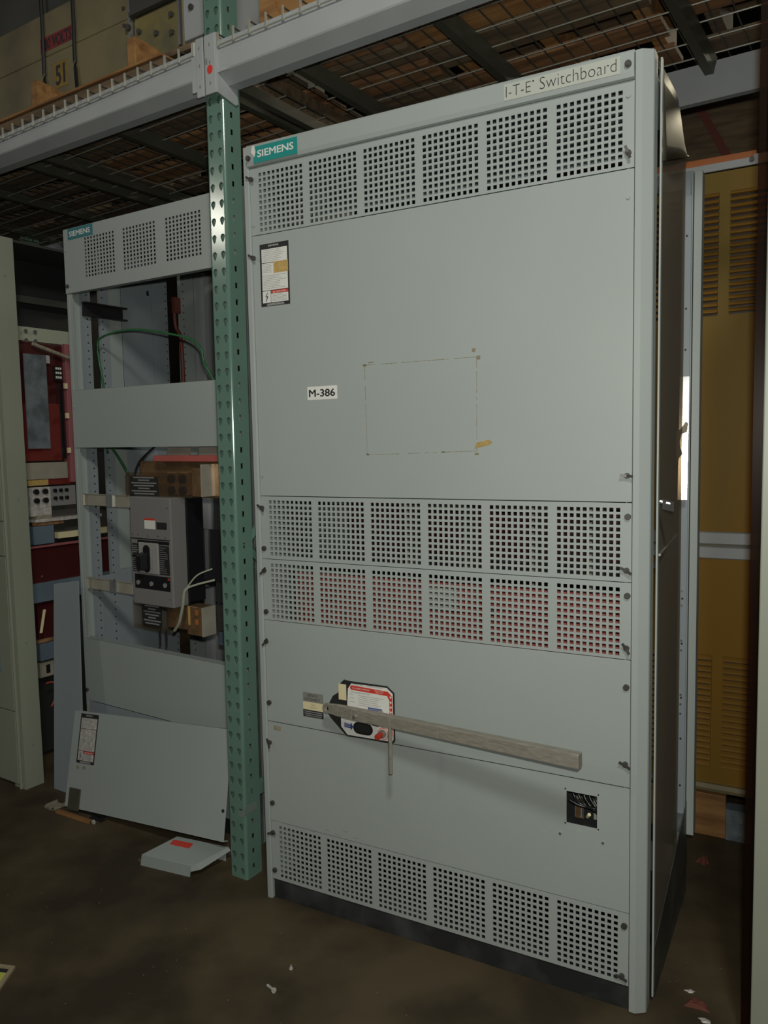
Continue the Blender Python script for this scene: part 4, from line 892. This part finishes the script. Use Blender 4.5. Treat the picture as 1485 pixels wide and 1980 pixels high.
pn = MB().hexa([(-1.192, .104, 0), (-.985, .104, 0), (-.985, .107, 0), (-1.192, .107, 0), (-1.185, .150, .865), (-1.018, .150, .892), (-1.018, .153, .892), (-1.185, .153, .865)])
t.part('sheet', pn, 'paintb', bevel=.001)
t.part('folded_edge', MB().hexa([(-1.192, .107, 0), (-1.189, .107, 0), (-1.189, .125, 0), (-1.192, .125, 0), (-1.185, .153, .865), (-1.182, .153, .865), (-1.182, .171, .865), (-1.185, .171, .865)]), 'paintb')
# grey cover box on the floor
t = Thing('cover_box', 'low grey sheet-metal cover lying on the floor before the leaning panel', 'cover', (-.26, -.03, 0), 'R')
cb = MB().hexa([(-.372, -.118, .040), (-.172, -.083, .040), (-.150, .058, .048), (-.350, .020, .048), (-.370, -.117, .042), (-.172, -.082, .042), (-.150, .058, .050), (-.350, .020, .050)])
cb.hexa([(-.382, -.118, 0), (-.180, -.083, 0), (-.180, -.081, 0), (-.382, -.116, 0), (-.372, -.118, .041), (-.172, -.083, .041), (-.172, -.081, .041), (-.372, -.116, .041)])
cb.hexa([(-.36, .018, 0), (-.34, .022, 0), (-.15, .056, 0), (-.15, .054, 0), (-.352, .018, .048), (-.342, .020, .048), (-.150, .058, .048), (-.150, .056, .048)])
t.part('shell', cb, 'paint')
t.part('bent_flap', MB().hexa([(-.1735, -.083, .020), (-.150, -.060, .024), (-.130, .060, .040), (-.150, .058, .040), (-.1735, -.083, .042), (-.162, -.070, .042), (-.140, .060, .050), (-.152, .058, .050)]), 'paint')
t.part('warning_sticker', MB().hexa([(-.335, -.028, .0440), (-.255, -.014, .0440), (-.262, .012, .0465), (-.342, -.002, .0465), (-.335, -.028, .0480), (-.255, -.014, .0480), (-.262, .012, .0508), (-.342, -.002, .0508)]), 'red')
t.part('bolt', MB().cyl((-.384, -.112, .012), (-.392, -.112, .012), .006, 8), 'copper')
# wooden strip, cord and washer
single('wood_strip', 'thin orange wooden strip lying on the floor under the leaning panel', 'wood strip', MB().hexa([(-.985, -.032, 0), (-.790, -.022, 0), (-.800, -.003, 0), (-.990, -.012, 0), (-.985, -.032, .008), (-.790, -.022, .008), (-.800, -.003, .008), (-.990, -.012, .008)]), 'wood2', (-.88, -.02, 0), 'R', bevel=.001)
single('metal_bracket', 'dark flat steel bracket on the floor beneath the leaning panel', 'bracket', MB().box(-.99, -.78, .028, .060, 0, .004).box(-.83, -.76, .01, .03, 0, .004), 'dark', (-.88, .03, 0), 'R')
single('plastic_tray', 'small pale open tray on the floor left of the leaning panel', 'tray', MB().box(-1.065, -1.005, -.028, .030, 0, .003).box(-1.065, -1.058, -.028, .030, 0, .012).box(-1.012, -1.005, -.028, .03, 0, .012).box(-1.065, -1.005, -.028, -.022, 0, .012), 'tape', (-1.03, 0, 0), 'R')
single('washer', 'small white washer on the floor in front of the leaning panel', 'washer', MB().prism([(-.777 + .010 * math.cos(i * math.pi / 8), .006 + .010 * math.sin(i * math.pi / 8)) for i in range(16)], -.012, -.009, 'y'), 'dirtywhite', (-.777, -.01, 0), 'R')
single('plastic_scrap', 'crumpled pale plastic scrap on the floor beside the green upright', 'scrap', MB().hexa([(-.150, .085, 0), (-.128, .080, 0), (-.120, .098, 0), (-.148, .100, 0), (-.145, .088, .012), (-.132, .083, .018), (-.126, .095, .010), (-.142, .098, .015)]), 'dirtywhite', (-.138, .09, 0), 'R')
def bolt(x, y, a, L, r, lbl, m_='dirtywhite'):
    dd = Vector((math.cos(a), math.sin(a), 0)); p0 = Vector((x, y, r * 2)); p1 = p0 + dd * L + Vector((0, 0, -r))
    mb = MB().cyl(tuple(p0), tuple(p1), r, 8); mb.cyl(tuple(p0 - dd * r * 1.2), tuple(p0), r * 2, 8)
    single('bolt', lbl, 'bolt', mb, m_, (x, y, 0))
bolt(.262, -.352, 2.75, .030, .0035, 'pale carriage bolt lying on the floor, nearest the bottom edge')
bolt(.250, -.257, 2.2, .014, .0025, 'tiny bright screw on the floor behind the carriage bolt')
def scrap(name, lbl, cat, x, y, s, m_, h=.01, seed=1):
    rr = random.Random(seed); mb = MB(); n = 11; P = []
    for i in range(n): a = 2 * math.pi * i / n; q = s * rr.uniform(.5, 1.1); P.append((x + q * math.cos(a), y + q * .6 * math.sin(a)))
    k = len(mb.v); mb.v += [(p_[0], p_[1], 0.0002) for p_ in P] + [(x + (p_[0] - x) * .6, y + (p_[1] - y) * .6, h * rr.uniform(.4, 1)) for p_ in P] + [(x, y, h * .7)]
    for i in range(n):
        j = (i + 1) % n; mb.f += [(i, j, n + j, n + i), (n + i, n + j, 2 * n)]; mb.m += [0, 0]
    mb.f.append(tuple(range(n - 1, -1, -1))); mb.m.append(0)
    single(name, lbl, cat, mb, m_, (x, y, 0))
scrap('rag', 'maroon rag scrap on the floor near the right foot of the switchboard', 'rag', 1.235, .10, .040, 'rag', .012, 3)
scrap('paper_scrap', 'white paper scrap on the floor at the bottom right', 'paper', 1.262, .052, .016, 'dirtywhite', .004, 5)
scrap('paper_scrap', 'torn pale paper bit on the floor beside the maroon rag', 'paper', 1.215, .145, .014, 'dirtywhite', .005, 8)
scrap('rag', 'dark red rag bunched at the rear foot of the switchboard', 'rag', 1.165, .82, .025, 'rag', .03, 9)
# framed yellow card in the corner
t = Thing('framed_card', 'corner of a yellow card with a wooden frame lying at the bottom left edge', 'card', (-.6, -.8, 0))
fr = MB(); CR = Vector((-.431, -.601, 0)); e1 = (Vector((-.50, -.6215, 0)) - CR).normalized(); e2 = (Vector((-.388, -.678, 0)) - CR).normalized()
def q4(a0, a1, b0, b1, z0, z1): return [tuple(CR + e1 * a + e2 * b + Vector((0, 0, z))) for z in (z0, z1) for a, b in ((a0, b0), (a1, b0), (a1, b1), (a0, b1))]
t.part('frame', MB().hexa(q4(0, .5, 0, .012, 0, .007)).hexa(q4(0, .012, .012, .40, 0, .007)), 'paper')
t.part('card', MB().hexa(q4(.012, .5, .012, .40, 0, .003)), 'lime'); t.part('dark_strip', MB().hexa(q4(.012, .5, .012, .026, .003, .0035)), 'ink')

# ================================================================== REAR YELLOW CABINET
yc = Thing('louvered_cabinet', 'ochre louvered cabinet standing behind the right side of the switchboard', 'cabinet', (.8, 1.3, .13))
X0, X1, Y0 = .30, 1.372, 1.03
yc.part('lower_panel', MB().box(X0, X1, Y0, Y0 + .003, .195, 1.002), 'yellow'); yc.part('upper_panel', MB().box(X0, X1, Y0, Y0 + .003, 1.09, 2.300), 'yellow')
for z0, z1 in ((1.000, 1.043), (1.050, 1.094)):
    yc.part('grey_rail', MB().prism([(Y0 - .010, z0), (Y0 - .016, z0 + .004), (Y0 - .016, z1 - .004), (Y0 - .010, z1), (Y0, z1), (Y0, z0)], X0, X1 + .03, 'x'), 'beam')
yc.part('top_frame', MB().prism([(X0, 2.298), (X1, 2.304), (X1, 2.336), (1.262, 2.336), (1.262, 2.328), (X0, 2.322)], Y0 - .010, Y0, 'y'), 'beam', bevel=.001)
yc.part('orange_strip', MB().box(X0, 1.27, Y0 - .002, Y0 + .03, 2.324, 2.350), 'orange'); yc.part('bolt', MB().cyl((1.257, Y0 - .018, 2.320), (1.257, Y0 - .010, 2.320), .008, 12), 'screw')
yc.part('sill', MB().prism([(Y0 - .012, .168), (Y0 - .016, .180), (Y0 - .012, .195), (Y0 + .02, .195), (Y0 + .02, .165)], X0, X1, 'x'), 'crate')
yc.part('body', MB().box(X0, X1, Y0 + .01, Y0 + .55, .165, 2.30), 'crate')
lvb = MB().prism([(0, .0170), (-.004, .0164), (-.013, .010), (-.017, .0045), (-.017, .0035), (-.014, .0025), (0, .0015)], 0, .155, 'x')
lvb.box(.001, .154, -.0006, 0, -.0034, .0015, 1)  # black strip below each lip, painted in place of the lip's shadow
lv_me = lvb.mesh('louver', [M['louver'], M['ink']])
lv2 = lv_me
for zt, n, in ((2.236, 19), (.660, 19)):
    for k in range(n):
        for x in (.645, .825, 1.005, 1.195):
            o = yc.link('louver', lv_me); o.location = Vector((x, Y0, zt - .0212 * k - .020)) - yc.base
sk2 = Thing('wooden_skid', 'orange wooden skid under the ochre louvered cabinet', 'skid', (.8, 1.3, 0))
sk2.part('front_board', MB().box(X0, 1.213, Y0 - .005, Y0 + .03, .0, .155), 'wood2', bevel=.002); sk2.part('bearer', MB().box(X0, X0 + .09, Y0 + .03, Y0 + .5, 0, .163), 'wood3'); sk2.part('bearer', MB().box(1.1, 1.19, Y0 + .03, Y0 + .5, 0, .163), 'wood3')
fb = sk2.part('steel_foot', MB().box(1.214, 1.30, Y0 - .008, Y0 + .03, .0, .115).box(1.214, 1.32, Y0 - .03, Y0 + .03, .115, .121), 'galvdull')
sk2.part('bolt', MB().cyl((1.225, Y0 - .012, .075), (1.225, Y0 - .008, .075), .006, 8).cyl((1.225, Y0 - .012, .035), (1.225, Y0 - .008, .035), .006, 8).cyl((1.262, Y0 - .012, .075), (1.262, Y0 - .008, .075), .006, 8).cyl((1.262, Y0 - .012, .03), (1.262, Y0 - .008, .03), .006, 8), 'zinc', parent=fb)

# ================================================================== RIGHT CABINET EDGE
rc = Thing('pale_cabinet', 'pale olive cabinet post at the right edge of the photo', 'cabinet', (1.7, .3, 0))
rc.part('corner_post', MB().box(1.366, 1.42, 0.0, .06, 0, 2.286), 'paintg', bevel=.003)
rc.part('front_panel', MB().box(1.421, 2.3, 0.005, .03, .05, 2.28), 'paintg'); rc.part('body', MB().box(1.372, 2.3, .06, .8, 0.0, 2.28), 'paintg')
rc.part('side_film', MB().box(1.344, 1.3655, .030, .032, 0.01, 2.45), 'tint2', label='translucent brown strip along its left edge')
rc.part('paper_note', MB().box(1.386, 1.42, -.002, 0.0, 1.58, 1.70), 'cream')

# tall packing crate behind, floor grit
pc = Thing('packing_crate', 'tall dark brown packing crate standing behind the ochre louvered cabinet', 'crate', (1.2, 2.4, 0))
for k in range(7): pc.part('side_board', MB().box(.2, 2.6, 2.0, 2.02, .415 * k, .415 * k + .405), 'wood3', bevel=.003)
pc.part('body', MB().box(.22, 2.58, 2.021, 2.25, 0, 2.88), 'wood3')
pc.part('strap', MB().hexa([(1.10, 1.992, 2.58), (1.14, 1.992, 2.58), (1.14, 1.999, 2.58), (1.10, 1.999, 2.58), (.95, 1.992, 2.88), (.985, 1.992, 2.88), (.985, 1.999, 2.88), (.95, 1.999, 2.88)]), 'rust', label='dark red strap')
pc.part('batten', MB().box(1.22, 1.24, 1.985, 1.999, .1, 2.87), 'wood1')
gr = MB()
for i in range(90):
    x = rnd.uniform(-1.4, 1.3); y = rnd.uniform(-1.0, -.1) if x < 1.0 else rnd.uniform(-.3, .9); q = rnd.uniform(.0006, .0017)
    if (-.6 < x < -.1 and y > -.2) or (x < -.3 and y < -.55): continue
    gr.hexa([(x - q, y - q, 0), (x + q, y - q * .6, 0), (x + q * .8, y + q, 0), (x - q, y + q * .7, 0), (x - q * .5, y - q * .5, q), (x + q * .5, y - q * .4, q), (x + q * .4, y + q * .5, q), (x - q * .5, y + q * .4, q)])
single('floor_grit', 'fine pale grit scattered over the concrete floor', 'grit', gr, 'chips', (0, 0, 0), kind='stuff')
